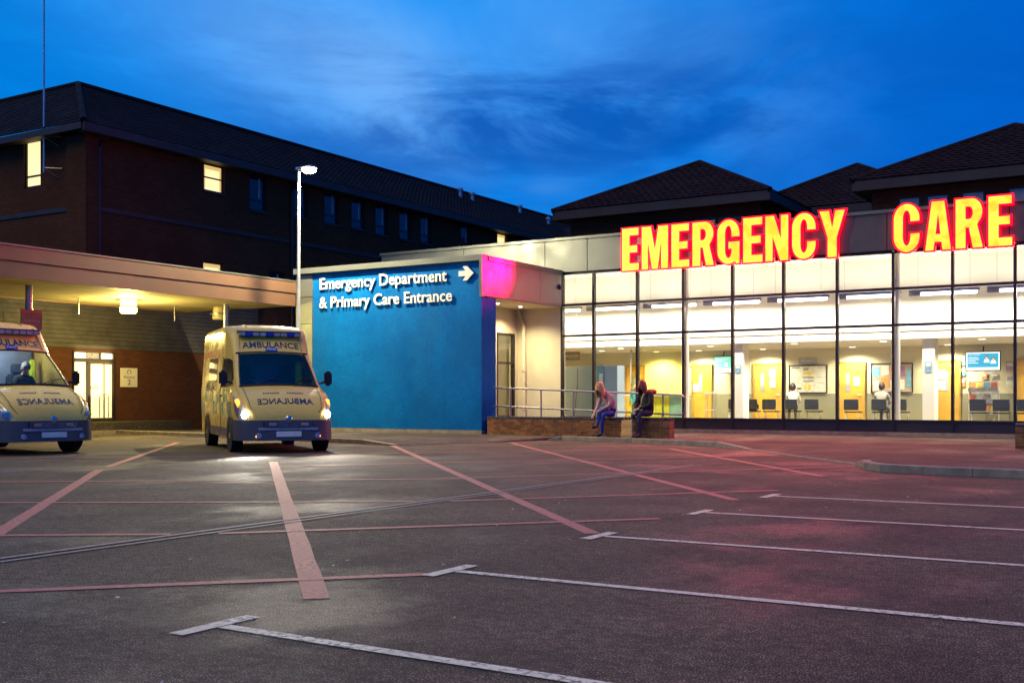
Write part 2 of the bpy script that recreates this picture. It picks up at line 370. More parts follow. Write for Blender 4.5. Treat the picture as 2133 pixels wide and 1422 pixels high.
# ================================================================= brick wing
def tiled(p0, p1, r1, r0, nc, step=.17, h=.035, lift=.03):
    p0, p1, r1, r0 = map(Vector, (p0, p1, r1, r0)); nrm = (p1 - p0).cross(r0 - p0 if (r0 - p0).length > .01 else r1 - p0).normalized()
    if nrm.z < 0: nrm = -nrm
    mb = MB()
    for i in range(nc):
        a0 = p0.lerp(r0, i / nc); a1 = p1.lerp(r1, i / nc); b0 = p0.lerp(r0, (i + 1) / nc); b1 = p1.lerp(r1, (i + 1) / nc)
        k = max(2, int((a1 - a0).length / step)); vs = []
        for j in range(k + 1):
            t = j / k; w_ = nrm * (lift + (h if (j + i) % 2 else 0)); vs += [a0.lerp(a1, t) + nrm * -.01, a0.lerp(a1, t) + w_, b0.lerp(b1, t) + nrm * .004]
        fs = []
        for j in range(k): fs += [(3 * j, 3 * j + 3, 3 * j + 4, 3 * j + 1), (3 * j + 1, 3 * j + 4, 3 * j + 5, 3 * j + 2)]
        mb.add(vs, fs)
    return mb
BX = -30.7; BY = 23.4; BE = 9.75
wing = thing('brick_wing', 'long dark brick hospital wing with tiled roof, left background', 'building', (-31, 38, 0))
# window openings on the +X facade: (y0,y1,z0,z1,kind)
WF = [(28.45, 29.44, 8.71, 9.73, 'lit'), (30.74, 31.65, 8.36, 9.7, 'dark'), (33.2, 34.0, 8.4, 9.68, 'dark'), (35.03, 35.94, 8.41, 9.69, 'dark'), (36.76, 37.66, 8.43, 9.67, 'dark'), (38.4, 39.29, 8.38, 9.7, 'dark'), (40.13, 41.04, 8.38, 9.7, 'dark'), (41.75, 42.63, 8.39, 9.7, 'dark'), (45.1, 45.95, 8.4, 9.7, 'dark'), (48.46, 49.41, 8.4, 9.72, 'lit'),
      (28.41, 29.39, 4.8, 6.13, 'lit'), (31.78, 32.64, 4.8, 6.1, 'dark'), (35.03, 35.94, 4.8, 6.1, 'dark')]
def wallgrid(axis, fixed, thick, a0, a1, z0, z1, holes):
    us = sorted({a0, a1, *[h[0] for h in holes], *[h[1] for h in holes]}); zs = sorted({z0, z1, *[h[2] for h in holes], *[h[3] for h in holes]})
    mb = MB()
    for i in range(len(us) - 1):
        run = None
        for j in range(len(zs) - 1):
            cu = (us[i] + us[i + 1]) / 2; cz = (zs[j] + zs[j + 1]) / 2
            solid = not any(h[0] < cu < h[1] and h[2] < cz < h[3] for h in holes)
            if solid: run = [zs[j] if run is None else run[0], zs[j + 1]]
            if (not solid or j == len(zs) - 2) and run:
                if axis == 'X': mb.box(fixed - thick, fixed, us[i], us[i + 1], *run)
                else: mb.box(us[i], us[i + 1], fixed, fixed + thick, *run)
                run = None
    return mb
obj('wall', wallgrid('X', BX, .35, BY + .001, 55, 0, BE + .2, WF), M_BRICK, wing)
WL = [(-33.99, -33.08, 8.28, 9.91, 'lit')]
obj('wall', wallgrid('Y', BY, .35, -70, BX - .001, 0, BE + .24, WL), M_BRICK, wing)
obj('corner_pier', B(BX - .9, BX + .1, BY - .1, BY + .5, 0, BE - .02), M_BRICK, wing)
obj('string_course', B(BX, BX + .035, BY + .52, 55, 7.30, 7.44), M_FASC, wing); obj('string_course', B(-70, BX - .95, BY - .035, BY, 7.30, 7.44), M_FASC, wing)
M_BLIND = pm('window_blind', (.30, .30, .33), .8)
for (a, b, z0, z1, kd) in WF:
    X = BX - .12; wn = obj('window', MB().box(X, X + .05, a, a + .06, z0, z1).box(X, X + .05, b - .06, b, z0, z1).box(X, X + .05, a + .06, b - .06, z1 - .06, z1).box(X, X + .05, a + .06, b - .06, z0, z0 + .06).box(X, X + .05, a + .06, b - .06, z0 + (z1 - z0) * (.48 if kd == 'lit' else .28), z0 + (z1 - z0) * (.48 if kd == 'lit' else .28) + .05), M_FRAME, wing)
    obj('pane', B(X - .012, X, a + .05, b - .05, z0 + .05, z1 - .05), M_WIN if kd == 'lit' else M_DGLASS, wn)
    if kd == 'lit': obj('curtain', MB().box(X + .002, X + .008, a + .06, a + .16, z0 + .06, z1 - .06).box(X + .002, X + .008, b - .15, b - .06, z0 + .06, z1 - .06).box(X + .002, X + .008, a + .16, b - .15, z1 - .2, z1 - .06), em('lit_curtain', (1, .66, .22), .75), wn)
    if kd != 'lit': obj('curtain', B(X + .002, X + .008, a + (b - a) * .62, a + (b - a) * .74, z0 + (z1 - z0) * .36, z1 - .08), M_BLIND, wn)
    obj('sill', B(BX - .05, BX + .06, a - .04, b + .04, z0 - .07, z0 - .005), M_FASC, wn)
for (a, b, z0, z1, kd) in WL:
    Y = BY + .12; wn = obj('window', MB().box(a, a + .06, Y - .05, Y, z0, z1).box(b - .06, b, Y - .05, Y, z0, z1).box(a + .06, b - .06, Y - .05, Y, z0, z0 + .06).box(a + .06, b - .06, Y - .05, Y, z1 - .06, z1).box(a + .06, b - .06, Y - .05, Y, z0 + .36, z0 + .42), M_FRAME, wing)
    obj('pane', B(a + .05, b - .05, Y, Y + .012, z0 + .05, z1 - .05), M_WIN, wn)
# roof
RX, RYA, RZ = -35.5, 26.7, 12.85; ex = BX + .45; ey = BY - .45; ez = 10.02
rf = obj('roof', tiled((ex, ey, ez), (ex, 70, ez), (RX, 70, RZ), (RX, RYA, RZ), 26, .15, .012, .022), M_TILE2, wing)
obj('roof_slope', tiled((-75, ey, ez + .25), (ex, ey, ez), (RX, RYA, RZ), (-75, RYA, RZ), 18, .15, .012, .022), M_TILE2, wing)
obj('ridge_tiles', MB().tube([(RX, RYA, RZ + .02), (RX, 70, RZ + .02)], .12, 8).tube([(RX, RYA, RZ + .02), (-75, RYA, RZ + .02)], .12, 8).tube([(RX, RYA, RZ + .02), (ex, ey, ez + .02)], .11, 8), M_TILE2, wing, smooth=True)
obj('gutter_fascia', MB().box(ex - .06, ex + .04, ey, 55, 9.72, 10.0).box(BX + .001, ex - .06, ey + .1, 55, 9.72, 9.76), M_FASC, wing)
obj('gutter_fascia', MB().box(-70, ex - .07, ey - .04, ey + .06, 9.78, 10.0).box(-70, BX - 1, ey + .06, BY - .01, 9.78, 9.82), M_FASC, wing)
for y in (23.85, 33.0): obj('downpipe', MB().tube([(BX + .08, y, 0), (BX + .08, y, 9.4), (BX + .3, y, 9.72)], .055, 8), M_FRAME, wing, smooth=True)
for (X, Y, z, h) in ((-34.3, 50.3, 12.12, .55), (-34.3, 51.5, 12.12, .5), (-34.4, 56.8, 12.1, .6), (-33.4, 58.5, 11.6, .5)):
    obj('roof_flue', MB().lathe((X, Y, z), [(.0, -.1), (.17, -.1), (.17, .02), (.10, .05), (.10, h - .15), (.17, h - .13), (.17, h - .02), (.05, h + .05), (0, h + .05)], 12), M_STEEL, wing, smooth=True)
# return range at the far end
ret = thing('brick_range', 'dark tiled range closing the far end of brick wing', 'building', (-26, 58, 0))
obj('wall', B(BX - .3, -16, 55.01, 55.4, 0, 9.6), M_BRICK, ret); obj('roof', tiled((BX + .4, 54.6, 9.7), (-14, 54.6, 9.7), (-14, 60, 11.6), (-35.4, 60, 11.6), 16, .3, .012, .022), M_TILE2, ret)
obj('gutter_fascia', B(BX + .5, -15, 54.5, 54.62, 9.45, 9.72), M_FASC, ret)
# radio mast on the end wall
mast = thing('radio_mast', 'thin tall aerial pole bracketed to the brick end wall', 'aerial', (-32.4, 23.1, 8.6))
obj('pole', MB().tube([(-32.4, 23.05, 8.6), (-32.4, 23.05, 14), (-32.4, 23.05, 19)], [.035, .03, .02], 8), M_STEEL, mast, smooth=True)
for z in (8.75, 9.8): obj('bracket', MB().tube([(-32.4, 23.05, z), (-31.9, 23.38, z - .02)], .018, 6).tube([(-32.4, 23.05, z), (-32.1, 23.38, z - .3)], .012, 6), M_STEEL, mast)

# ================================================================= pavilions with hipped roofs
def pavilion(label, cx, cy, hf, ez, az, louv=()):
    t = thing('hipped_pavilion', label, 'building', (cx, cy, 0))
    w_ = hf - .55; obj('wall', MB().box(cx - w_, cx + w_, cy - w_, cy + w_, 6.12, ez - .12), M_BRICK, t)
    cs = [(cx - hf, cy - hf, ez), (cx + hf, cy - hf, ez), (cx + hf, cy + hf, ez), (cx - hf, cy + hf, ez)]; ap = (cx, cy, az)
    for i in range(4): obj('roof', tiled(cs[i], cs[(i + 1) % 4], ap, ap, 17, .15, .03, .025), M_TILE, t)
    for i in range(4): obj('hip_tiles', MB().tube([cs[i], tuple((Vector(cs[i]) + Vector(ap)) / 2), ap], .10, 8), M_TILE, t, smooth=True)
    f = MB(); q = hf - .02
    f.box(cx - q, cx + q, cy - q, cy - q + .05, ez - .36, ez - .02).box(cx - q, cx + q, cy + q - .05, cy + q, ez - .36, ez - .02).box(cx - q, cx - q + .05, cy - q + .05, cy + q - .05, ez - .36, ez - .02).box(cx + q - .05, cx + q, cy - q + .05, cy + q - .05, ez - .36, ez - .02)
    obj('eaves_fascia', f, M_FASC, t); obj('soffit', MB().box(cx - q + .06, cx + q - .06, cy - q + .06, cy + q - .06, ez - .34, ez - .31), M_FASC, t)
    for (x0, x1, z0, z1, lit) in louv:
        v = obj('louvre_vent', B(x0, x1, cy - w_ - .03, cy - w_, z0, z1), M_FRAME, t)
        k = int((z1 - z0) / .075)
        for j in range(k): obj('slat', MB().box(x0 + .03, x1 - .03, -.03, .03, -.006, .006, 0, Matrix.Translation((0, cy - w_ - .05, z0 + .04 + j * .075)) @ Matrix.Rotation(R(35), 4, 'X')), lit, v)
    return t
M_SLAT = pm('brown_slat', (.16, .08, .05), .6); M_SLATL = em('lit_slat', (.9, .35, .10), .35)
pavilion('tiled pyramid roofed block behind the first half of the red sign', -17.1, 42.43, 4.43, 8.5, 10.75, ((-15.9, -14.9, 7.15, 7.75, M_SLATL), (-14.8, -13.9, 7.15, 7.75, M_SLAT)))
pavilion('tiled pyramid roofed block set back between its two neighbours', -12.0, 47.3, 4.4, 8.6, 10.95)
pavilion('tiled pyramid roofed block above the word care, far right', -5.3, 42.55, 4.55, 8.5, 10.76)
for i, x in enumerate((-8.4, -7.5, -6.4, -5.0, -3.9)): 
    p_ = [o for o in bpy.data.objects if o.name.startswith('hipped_pavilion')][-1]
    wv = obj('window', B(x, x + .7, 38.53, 38.55, 7.2, 7.85), M_FRAME, p_); obj('pane', B(x + .05, x + .65, 38.51, 38.526, 7.25, 7.8), M_BLIND, wv)

# ================================================================= emergency building: glazed front
GY = 31.47
eb = thing('emergency_building', 'glass fronted emergency hall under a grey metal fascia', 'building', (-10, 33, 0))
mul = [-17.43, -16.28, -14.75, -13.2, -11.64, -10.09, -8.54, -7.0, -5.46, -3.92, -2.37, -.82, .73]
for i, x in enumerate(mul): obj('mullion', B(x - .035, x + .035, GY - .07, GY + .08, .19, 5.16), M_FRAME, eb)
trz = [.5, 3.14, 4.14, 5.15]
for i in range(len(mul) - 1):
    a, b = mul[i] + .0355, mul[i + 1] - .0355
    for j, z in enumerate(trz): obj('transom', B(a, b, GY - .06, GY + .07, z - .035, z + .035), M_FRAME, eb)
    for z0, z1 in zip(trz[:-1], trz[1:]): obj('pane', B(a - .01, b + .01, GY - .006, GY + .006, z0 + .03, z1 - .03), M_GLASS, eb)
    obj('plinth_panel', B(a, b, GY - .04, GY + .05, .19, .464), M_PLINTH, eb)
obj('base_course', B(-17.43, 6, GY - .10, GY + .1, .02, .19), M_KERB, eb)
# fascia panels
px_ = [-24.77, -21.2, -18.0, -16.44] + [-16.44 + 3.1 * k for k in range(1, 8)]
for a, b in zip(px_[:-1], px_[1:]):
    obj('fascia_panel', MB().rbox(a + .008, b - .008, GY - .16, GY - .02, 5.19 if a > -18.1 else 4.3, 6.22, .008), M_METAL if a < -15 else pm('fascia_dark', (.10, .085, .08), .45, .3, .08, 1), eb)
obj('parapet_cap', B(-24.8, 6, GY - .22, GY + .3, 6.222, 6.31), M_METAL, eb)
obj('fascia_core', B(-24.75, 6, GY - .015, GY + .15, 5.19, 6.22), M_FASC, eb)
obj('flat_roof', B(-24.6, 6, GY + .16, 38.4, 5.75, 6.1), M_FASC, eb)
# interior shell
FL = .25
obj('floor', B(-24, 6, GY + .06, 39.2, .1, FL), M_FLOORI, eb)
obj('wall', B(-24, 6, 39.0, 39.25, FL + .001, 5.7), M_BACKW, eb)
obj('dado', B(-17, 6, 38.975, 38.998, FL + .002, 1.28), M_DADO, eb)
obj('wall', B(-24.3, -24.0, 31.7, 39, FL + .002, 5.7), M_CREAM, eb)
obj('wall', B(6.0, 6.3, 31.5, 39.2, .1, 5.7), M_WHITEW, eb)
obj('ceiling', B(-23.9, 6, GY + .16, 34.0, 5.30, 5.36), M_CEIL, eb)
for k in range(17): obj('ceiling_joint', B(-18.9 + k * 1.5, -18.888 + k * 1.5, GY + .2, 33.99, 5.292, 5.2985), M_DADO, eb)
for k in range(3): obj('ceiling_joint', B(-18.9, 6, 32.2 + k * .6, 32.212 + k * .6, 5.2855, 5.2915), M_DADO, eb)
obj('upper_wall', B(-23.9, 6, 34.0, 34.2, 2.885, 5.30), M_WHITEW, eb)
obj('bulkhead_trim', B(-23.9, 6, 33.965, 33.998, 3.12, 3.20), M_CREAM, eb)
obj('low_ceiling', B(-24, 6, 34.201, 38.99, 2.885, 2.95), M_CEIL, eb)
for x in (-12.64, -6.78, -.9): obj('column', B(x, x + .34, 34.21, 34.75, FL + .001, 2.884), M_WHITEW, eb)
for x in (-13.69, -7.22, -.75): obj('round_column', MB().lathe((x, 32.75, 0), [(.12, FL), (.12, 5.29)], 20), M_WHITEW, eb, smooth=True)
# doors on the back wall
def room_door(x0, x1, paper):
    d = obj('door', MB().rbox(x0 + .05, x1 - .05, 38.93, 38.974, FL + .01, 2.34, .006), M_DOORW, eb)
    obj('door_frame', MB().box(x0, x0 + .048, 38.90, 38.974, FL + .003, 2.40).box(x1 - .048, x1, 38.90, 38.974, FL + .003, 2.40).box(x0 + .048, x1 - .048, 38.90, 38.974, 2.342, 2.40), pm('door_frame', (.40, .24, .05), .5), d)
    obj('handle', MB().tube([(x1 - .14, 38.9, 1.25), (x1 - .25, 38.9, 1.25)], .012, 6), M_STEEL, d)
    obj('vision_panel', B(x0 + .28, x0 + .42, 38.92, 38.929, 1.35, 2.0), M_BLIND, d)
    for (u, z) in paper: obj('notice', B(x0 + u, x0 + u + .22, 38.915, 38.919, z, z + .31), M_PAPER, d)
M_PAPER = pm('paper', (.75, .74, .68), .8, 0, .06, 6)
for x0, x1, pp in ((-18.75, -17.95, ()), (-16.0, -15.2, ((.05, 1.35),)), (-13.62, -12.51, ((.62, 1.85), (.62, 1.5))), (-10.55, -9.6, ((.55, 1.55),)), (-7.3, -6.5, ((.1, 1.75), (.1, 1.4))), (-4.85, -3.9, ())): room_door(x0, x1, pp)
# recess return and jamb at the left end of the glass
obj('jamb_wall', B(-19.1, -17.47, GY - .05, GY + .25, .1, 5.19), M_CREAM, eb)
# pendant lights
for i, x in enumerate((-18.6, -16.5, -14.4, -12.3, -10.2, -8.1, -6.0, -3.9, -1.8)):
    p = thing('pendant_light', f'white linear pendant light, number {i+1} from the left in the hall' if 0 else ['linear pendant light behind the cream jamb wall', 'linear pendant light nearest the cream jamb', 'linear pendant light over the reception counter', 'linear pendant light below the letters R and G', 'linear pendant light under the letters N and C', 'linear pendant light under the letter Y', 'linear pendant light below letter C of care', 'linear pendant light below letter E of care', 'linear pendant light at the right frame edge'][i], 'light', (x, 33.2, 4.15), 0, 'linear pendant lights in the glazed hall')
    obj('housing', MB().rbox(x - .95, x + .95, 33.14, 33.26, 4.16, 4.24, .01), M_STEEL, p); obj('tube', MB().tube([(x - .62, 33.2, 4.12), (x + .88, 33.2, 4.12)], .055, 10), M_TUBE, p, smooth=True)
    obj('end_cap', MB().rbox(x - .95, x - .63, 33.14, 33.26, 4.07, 4.155, .01), M_BLIND, p)
    for s_ in (-.7, .7): obj('wire', MB().tube([(x + s_, 33.2, 4.24), (x + s_, 33.2, 5.295)], .006, 5), M_STEEL, p)
    l = lamp('AREA', (x, 33.2, 4.03), 95, (1, .95, .83), p, shape='RECTANGLE', size=1.8, size_y=.12)
    l = lamp('AREA', (x, 33.2, 4.30), 30, (1, .95, .83), p, (math.pi, 0, 0), shape='RECTANGLE', size=1.8, size_y=.12)
DL = [(-17.15, 35.2), (-15.5, 38.35), (-13.78, 35.15), (-13.05, 38.35), (-10.87, 35.0), (-9.9, 38.35), (-8.08, 34.96), (-6.8, 38.35), (-5.26, 35.07), (-3.2, 38.35), (-18.6, 36.6), (-17.2, 38.35)]
for i, (x, y) in enumerate(DL):
    p = thing('ceiling_downlight', f'round recessed ceiling light in the low ceiling, ' + ['beside the blue cabinet', 'above the reception screen', 'over the small stand', 'over the third oak door', 'over the white notice board', 'by the fourth oak door', 'over the plaid shirt', 'by the square white column', 'above the right television', 'at the right edge', 'near the reception sign', 'before the leftmost oak door'][i], 'light', (x, y, 2.88), 0, 'recessed lights of the waiting area')
    obj('ring', MB().lathe((x, y, 2.88), [(.10, .004), (.16, -.012), (.17, .003)], 20), M_WHITEW, p, smooth=True); obj('lens', MB().lathe((x, y, 2.88), [(.0, -.012), (.10, -.010), (.10, .003)], 20), M_DOWN, p)
    lamp('SPOT', (x, y, 2.84), 560, (1, .92, .64), p, spot_size=R(150), spot_blend=.7, shadow_soft_size=.08)

# ---------------------------------------------------------------- EMERGENCY CARE letters
def arc(cx, cy, rx, ry, a0, a1, n=12): return [(cx + rx * math.cos(R(a0 + (a1 - a0) * i / n)), cy + ry * math.sin(R(a0 + (a1 - a0) * i / n))) for i in range(n + 1)]
HL = 1.29
def glyph(ch, w_):
    h = HL; s = .235; b = .2
    if ch == 'E': return [[(0, 0), (w_, 0), (w_, b), (s, b), (s, .43 * h), (w_ * .9, .43 * h), (w_ * .9, .43 * h + b), (s, .43 * h + b), (s, h - b), (w_ * .98, h - b), (w_ * .98, h), (0, h)]]
    if ch == 'M': return [[(0, 0), (.19, 0), (.19, .74 * h), (w_ * .5 - .09, 0), (w_ * .5 + .09, 0), (w_ - .21, .74 * h), (w_ - .21, 0), (w_, 0), (w_, h), (w_ - .30, h), (w_ * .5, .42 * h), (.29, h), (0, h)]]
    if ch == 'N': return [[(0, 0), (.2, 0), (.2, .58 * h), (w_ - .22, 0), (w_, 0), (w_, h), (w_ - .2, h), (w_ - .2, .45 * h), (.24, h), (0, h)]]
    if ch == 'Y': return [[(w_ / 2 - .12, 0), (w_ / 2 + .12, 0), (w_ / 2 + .12, .42 * h), (w_, h), (w_ - .25, h), (w_ / 2, .60 * h), (.25, h), (0, h), (w_ / 2 - .12, .42 * h)]]
    if ch == 'A': return [[(0, 0), (.20, 0), (.225, .17 * h), (w_ - .225, .17 * h), (w_ - .20, 0), (w_, 0), (w_ * .5 + .155, h), (w_ * .5 - .155, h)], [(.25, .32 * h), (w_ * .5, .80 * h), (w_ - .25, .32 * h)]]
    if ch == 'R': return [[(0, 0), (s, 0), (s, .42 * h), (.33, .42 * h), (w_ - .23, 0), (w_, 0), (w_ - .14, .47 * h)] + arc(w_ - .27, .73 * h, .26, .27 * h, -52, 90, 10) + [(0, h)],
                          [(s, .58 * h)] + arc(w_ - .33, .715 * h, .1, .135 * h, -90, 90, 8) + [(s, .85 * h)]]
    r = w_ / 2; ry = .31 * h; ri = r - .225; rj = ry - .16
    top = arc(r, h - ry, r, ry, 0, 180, 16); bot = arc(r, ry, r, ry, 180, 360, 16); itop = arc(r, h - ry, ri, rj, 180, 0, 12); ibot = arc(r, ry, ri, rj, 360, 180, 12)
    if ch == 'C': return [[(w_, .64 * h)] + top + bot + [(w_, .37 * h), (w_ - .225, .37 * h)] + ibot + itop + [(w_ - .225, .64 * h)]]
    if ch == 'G': return [[(w_, .62 * h)] + top + arc(r, ry, r, ry, 180, 300, 11) + [(w_ - .12, .06 * h), (w_ - .09, 0), (w_, 0), (w_, .49 * h), (w_ * .52, .49 * h), (w_ * .52, .345 * h), (w_ - .225, .345 * h)] + ibot + itop + [(w_ - .225, .62 * h)]]
def curve_mesh(cont, offset, extrude, name):
    cu = bpy.data.curves.new(name, 'CURVE'); cu.dimensions = '2D'; cu.fill_mode = 'BOTH'; cu.extrude = extrude; cu.offset = offset
    for ct in cont:
        sp = cu.splines.new('POLY'); sp.points.add(len(ct) - 1); sp.use_cyclic_u = True
        for p, q in zip(sp.points, ct): p.co = (q[0], q[1], 0, 1)
    o = bpy.data.objects.new(name, cu); C.objects.link(o); dg = bpy.context.evaluated_depsgraph_get(); me = bpy.data.meshes.new_from_object(o.evaluated_get(dg)); bpy.data.objects.remove(o); bpy.data.curves.remove(cu)
    me.name = name; return me
def facemat():
    k = MT('yellow_sign_face'); f = k.rng(k.noise(3.2, 4), .34, .62); c = k.mix(f, (1, .46, .004), (1, .80, .05))
    k.col((.6, .45, .05)); k.l.new(c, k.b.inputs['Emission Color']); k.b.inputs['Emission Strength'].default_value = 1.25; return k.m
M_FACE = facemat(); M_RED = em('red_sign_glow', (1, .0, .010), 6.0)
sign = thing('illuminated_sign', 'glowing yellow and red EMERGENCY CARE lettering along the roof edge', 'sign', (-9.5, 31.2, 5.1))
LX = [('E', -15.13, -14.58), ('M', -14.46, -13.6), ('E', -13.47, -12.91), ('R', -12.79, -12.13), ('G', -12.0, -11.33), ('E', -11.2, -10.63), ('N', -10.53, -9.87), ('C', -9.74, -9.08), ('Y', -8.95, -8.26), ('C', -6.92, -6.26), ('A', -6.1, -5.46), ('R', -5.33, -4.67), ('E', -4.52, -3.96)]
for ch, a, b in LX:
    g = glyph(ch, b - a); me = curve_mesh(g, .046, .05, 'letter'); me.transform(Matrix.Translation((a, GY - .24, 5.10)) @ MX)
    lo = obj('letter', me, M_RED, sign); mf = curve_mesh(g, .004, .004, 'letter_face'); mf.transform(Matrix.Translation((a, GY - .297, 5.10)) @ MX); obj('letter_face', mf, M_FACE, lo)
for x in (-12.6, -10.8, -8.6, -5.2):
    l = lamp('AREA', (x, GY - .62, 5.6), 270, (1, .02, .05), sign, shape='RECTANGLE', size=2.2, size_y=.4); l.rotation_euler = (R(-58), 0, 0)  # red area lights added ahead of the letters, to wash the ground red
l = lamp('SPOT', (-15.0, 31.1, 5.6), 7500, (1, .0, .08), sign, spot_size=R(25), spot_blend=1, shadow_soft_size=.05); aim(l, (-17.4, 26.9, 4.55))  # added narrow red spot, no fitting of the sign; tints the fascia corner pink
# ================================================================= entrance block with blue wall
en = thing('entrance_block', 'blue rendered entrance block with grey metal eaves', 'building', (-20.7, 28, 0))
BYW = 26.7
obj('blue_wall', B(-23.89, -17.46, BYW, BYW + .2, .2, 5.09), M_BLUE, en)
obj('side_wall', B(-17.66, -17.462, BYW + .201, 27.48, .12, 4.06), M_BLUE, en)
for a, b in ((-23.9, -21.8), (-21.795, -19.6), (-19.595, -17.44)): obj('plinth_stone', B(a, b, BYW - .04, BYW + .15, .02, .192), M_KERB, en)
for i, (z0, z1) in enumerate(((.1, 1.9), (1.91, 3.5), (3.51, 4.35), (4.36, 5.06))): obj('corner_panel', MB().rbox(-24.6, -23.9, BYW - .02, BYW + .18, z0, z1, .008), M_METAL, en)
obj('flank_wall', B(-24.6, -24.4, BYW + .181, 31.3, 0, 5.06), M_METAL, en)
obj('eaves_trim', B(-24.62, -17.36, BYW - .12, BYW + .22, 5.10, 5.27), M_METAL, en)
obj('fascia_end', B(-17.46 - .0, -17.36, BYW - .12, BYW - .002, 4.06, 5.099), M_METAL, en)
for a, b in ((BYW + .0, 28.3), (28.31, 29.9), (29.91, GY - .17)): obj('side_fascia_panel', B(-17.455, -17.37, a, b, 4.09, 5.10), pm('side_fascia', (.26, .23, .20), .45, .2, .06, 1), en)
obj('side_fascia_cap', B(-17.6, -17.33, BYW + .221, GY - .17, 5.101, 5.25), M_METAL, en)
obj('recess_soffit', B(-19.1, -17.44, 27.0, GY - .05, 4.06, 4.088), M_CREAM, en)
obj('roof_deck', B(-24.4, -17.6, BYW + .2, GY - .2, 4.9, 5.08), M_FASC, en)
obj('recess_floor', B(-19.1, -17.2, 27.0, GY - .06, .0, .5), M_PAVE, en)
# recess wall with tall window
obj('recess_wall', wallgrid('X', -19.1, .2, 27.0, GY - .06, .12, 4.06, [(30.1, 31.2, .5, 3.25)]), M_CREAM, en)
wn = obj('recess_window', MB().box(-19.2, -19.08, 30.1, 30.17, .5, 3.25).box(-19.2, -19.08, 31.13, 31.2, .5, 3.25).box(-19.2, -19.08, 30.17, 31.13, 3.18, 3.25).box(-19.2, -19.08, 30.17, 31.13, .5, .56).box(-19.2, -19.08, 30.17, 31.13, 2.24, 2.31), M_FRAME, en)
for z0, z1 in ((.56, 2.24), (2.31, 3.18)): obj('pane', B(-19.15, -19.14, 30.17, 31.13, z0, z1), M_GLASS, wn)
obj('room_back', B(-22.2, -22.0, 29, 31.4, .3, 4), M_CREAM, en); obj('room_floor', B(-22, -19.31, 29, 31.4, .3, .45), M_FLOORI, en); obj('room_ceiling', B(-22, -19.31, 29, 31.4, 3.4, 3.5), M_CEIL, en)
lamp('AREA', (-20.6, 30.3, 3.3), 160, (1, .88, .45), en, shape='SQUARE', size=1.)
obj('room_door', B(-21.99, -21.95, 30.2, 30.9, .46, 2.4), M_DOORW, en)
obj('drainpipe', MB().tube([(-19.02, 31.3, 4.05), (-19.0, 31.3, 3.95), (-18.79, 31.3, 3.49), (-18.79, 31.3, .5)], .06, 10), M_CREAM, en, smooth=True)
for z in (2.0, 1.6, .75): obj('pipe_collar', MB().lathe((-18.79, 31.3, z), [(.062, 0), (.075, .0), (.075, .06), (.062, .06)], 14), M_CREAM, en, smooth=True)
for i, (x, y) in enumerate(((-18.3, 28.9), (-18.3, 30.26))):
    p = thing('recess_downlight', ['small soffit spotlight beside the purple pillar edge', 'small soffit spotlight above the white drainpipe'][i], 'light', (x, y, 4.06))
    obj('lens', MB().lathe((x, y, 4.05), [(0, -.02), (.045, -.015), (.05, .009)], 14), M_DOWN, p); lamp('SPOT', (x, y, 4.0), 330, (1, .86, .5), p, spot_size=R(140), spot_blend=.8, shadow_soft_size=.04)
cm = thing('security_camera', 'small dark box fixed at the back of the side fascia', 'camera', (-17.33, 31.1, 4.68)); obj('casing', MB().rbox(-17.365, -17.27, 31.05, 31.2, 4.62, 4.74, .01), M_FRAME, cm); obj('bracket', B(-17.369, -17.3, 31.09, 31.13, 4.74, 4.8), M_STEEL, cm)
# raised wall lettering
def islands(vs, fs):
    par = list(range(len(vs)))
    def find(i):
        while par[i] != i: par[i] = par[par[i]]; i = par[i]
        return i
    for f in fs:
        for k in f[1:]: par[find(k)] = find(f[0])
    gr = {}
    for f in fs: gr.setdefault(find(f[0]), []).append(f)
    for g in gr.values():
        ids = sorted({i for f in g for i in f}); mp = {j: n_ for n_, j in enumerate(ids)}
        yield [vs[i] for i in ids], [tuple(mp[i] for i in f) for f in g]
M_LET = pm('cream_letter', (.80, .78, .66), .5, 0, .03, 2)
ws = thing('wall_lettering', 'raised white lettering and arrow on the blue wall', 'sign', (-21, 26.65, 4))
for txt, x0, x1, z0, z1 in (('Emergency Department', -23.56, -18.65, 4.45, 4.92), ('& Primary Care Entrance', -23.58, -18.46, 3.86, 4.33)):
    vs, fs = fit_text(txt, x1 - x0, z1 - z0, .015, .010)
    for a, f in islands(put(vs, MX, (x0, BYW - .045, z0)), fs): obj('letter', MB().add(a, f), M_LET, ws)
ar = [(-18.22, 4.68), (-17.98, 4.68), (-18.08, 4.55), (-17.93, 4.55), (-17.70, 4.755), (-17.93, 4.96), (-18.08, 4.96), (-17.98, 4.83), (-18.22, 4.83)]
m_ = curve_mesh([[(x, z) for x, z in ar]], 0, .012, 'arrow'); m_.transform(Matrix.Translation((0, BYW - .045, 0)) @ MX); obj('arrow', m_, M_LET, ws)

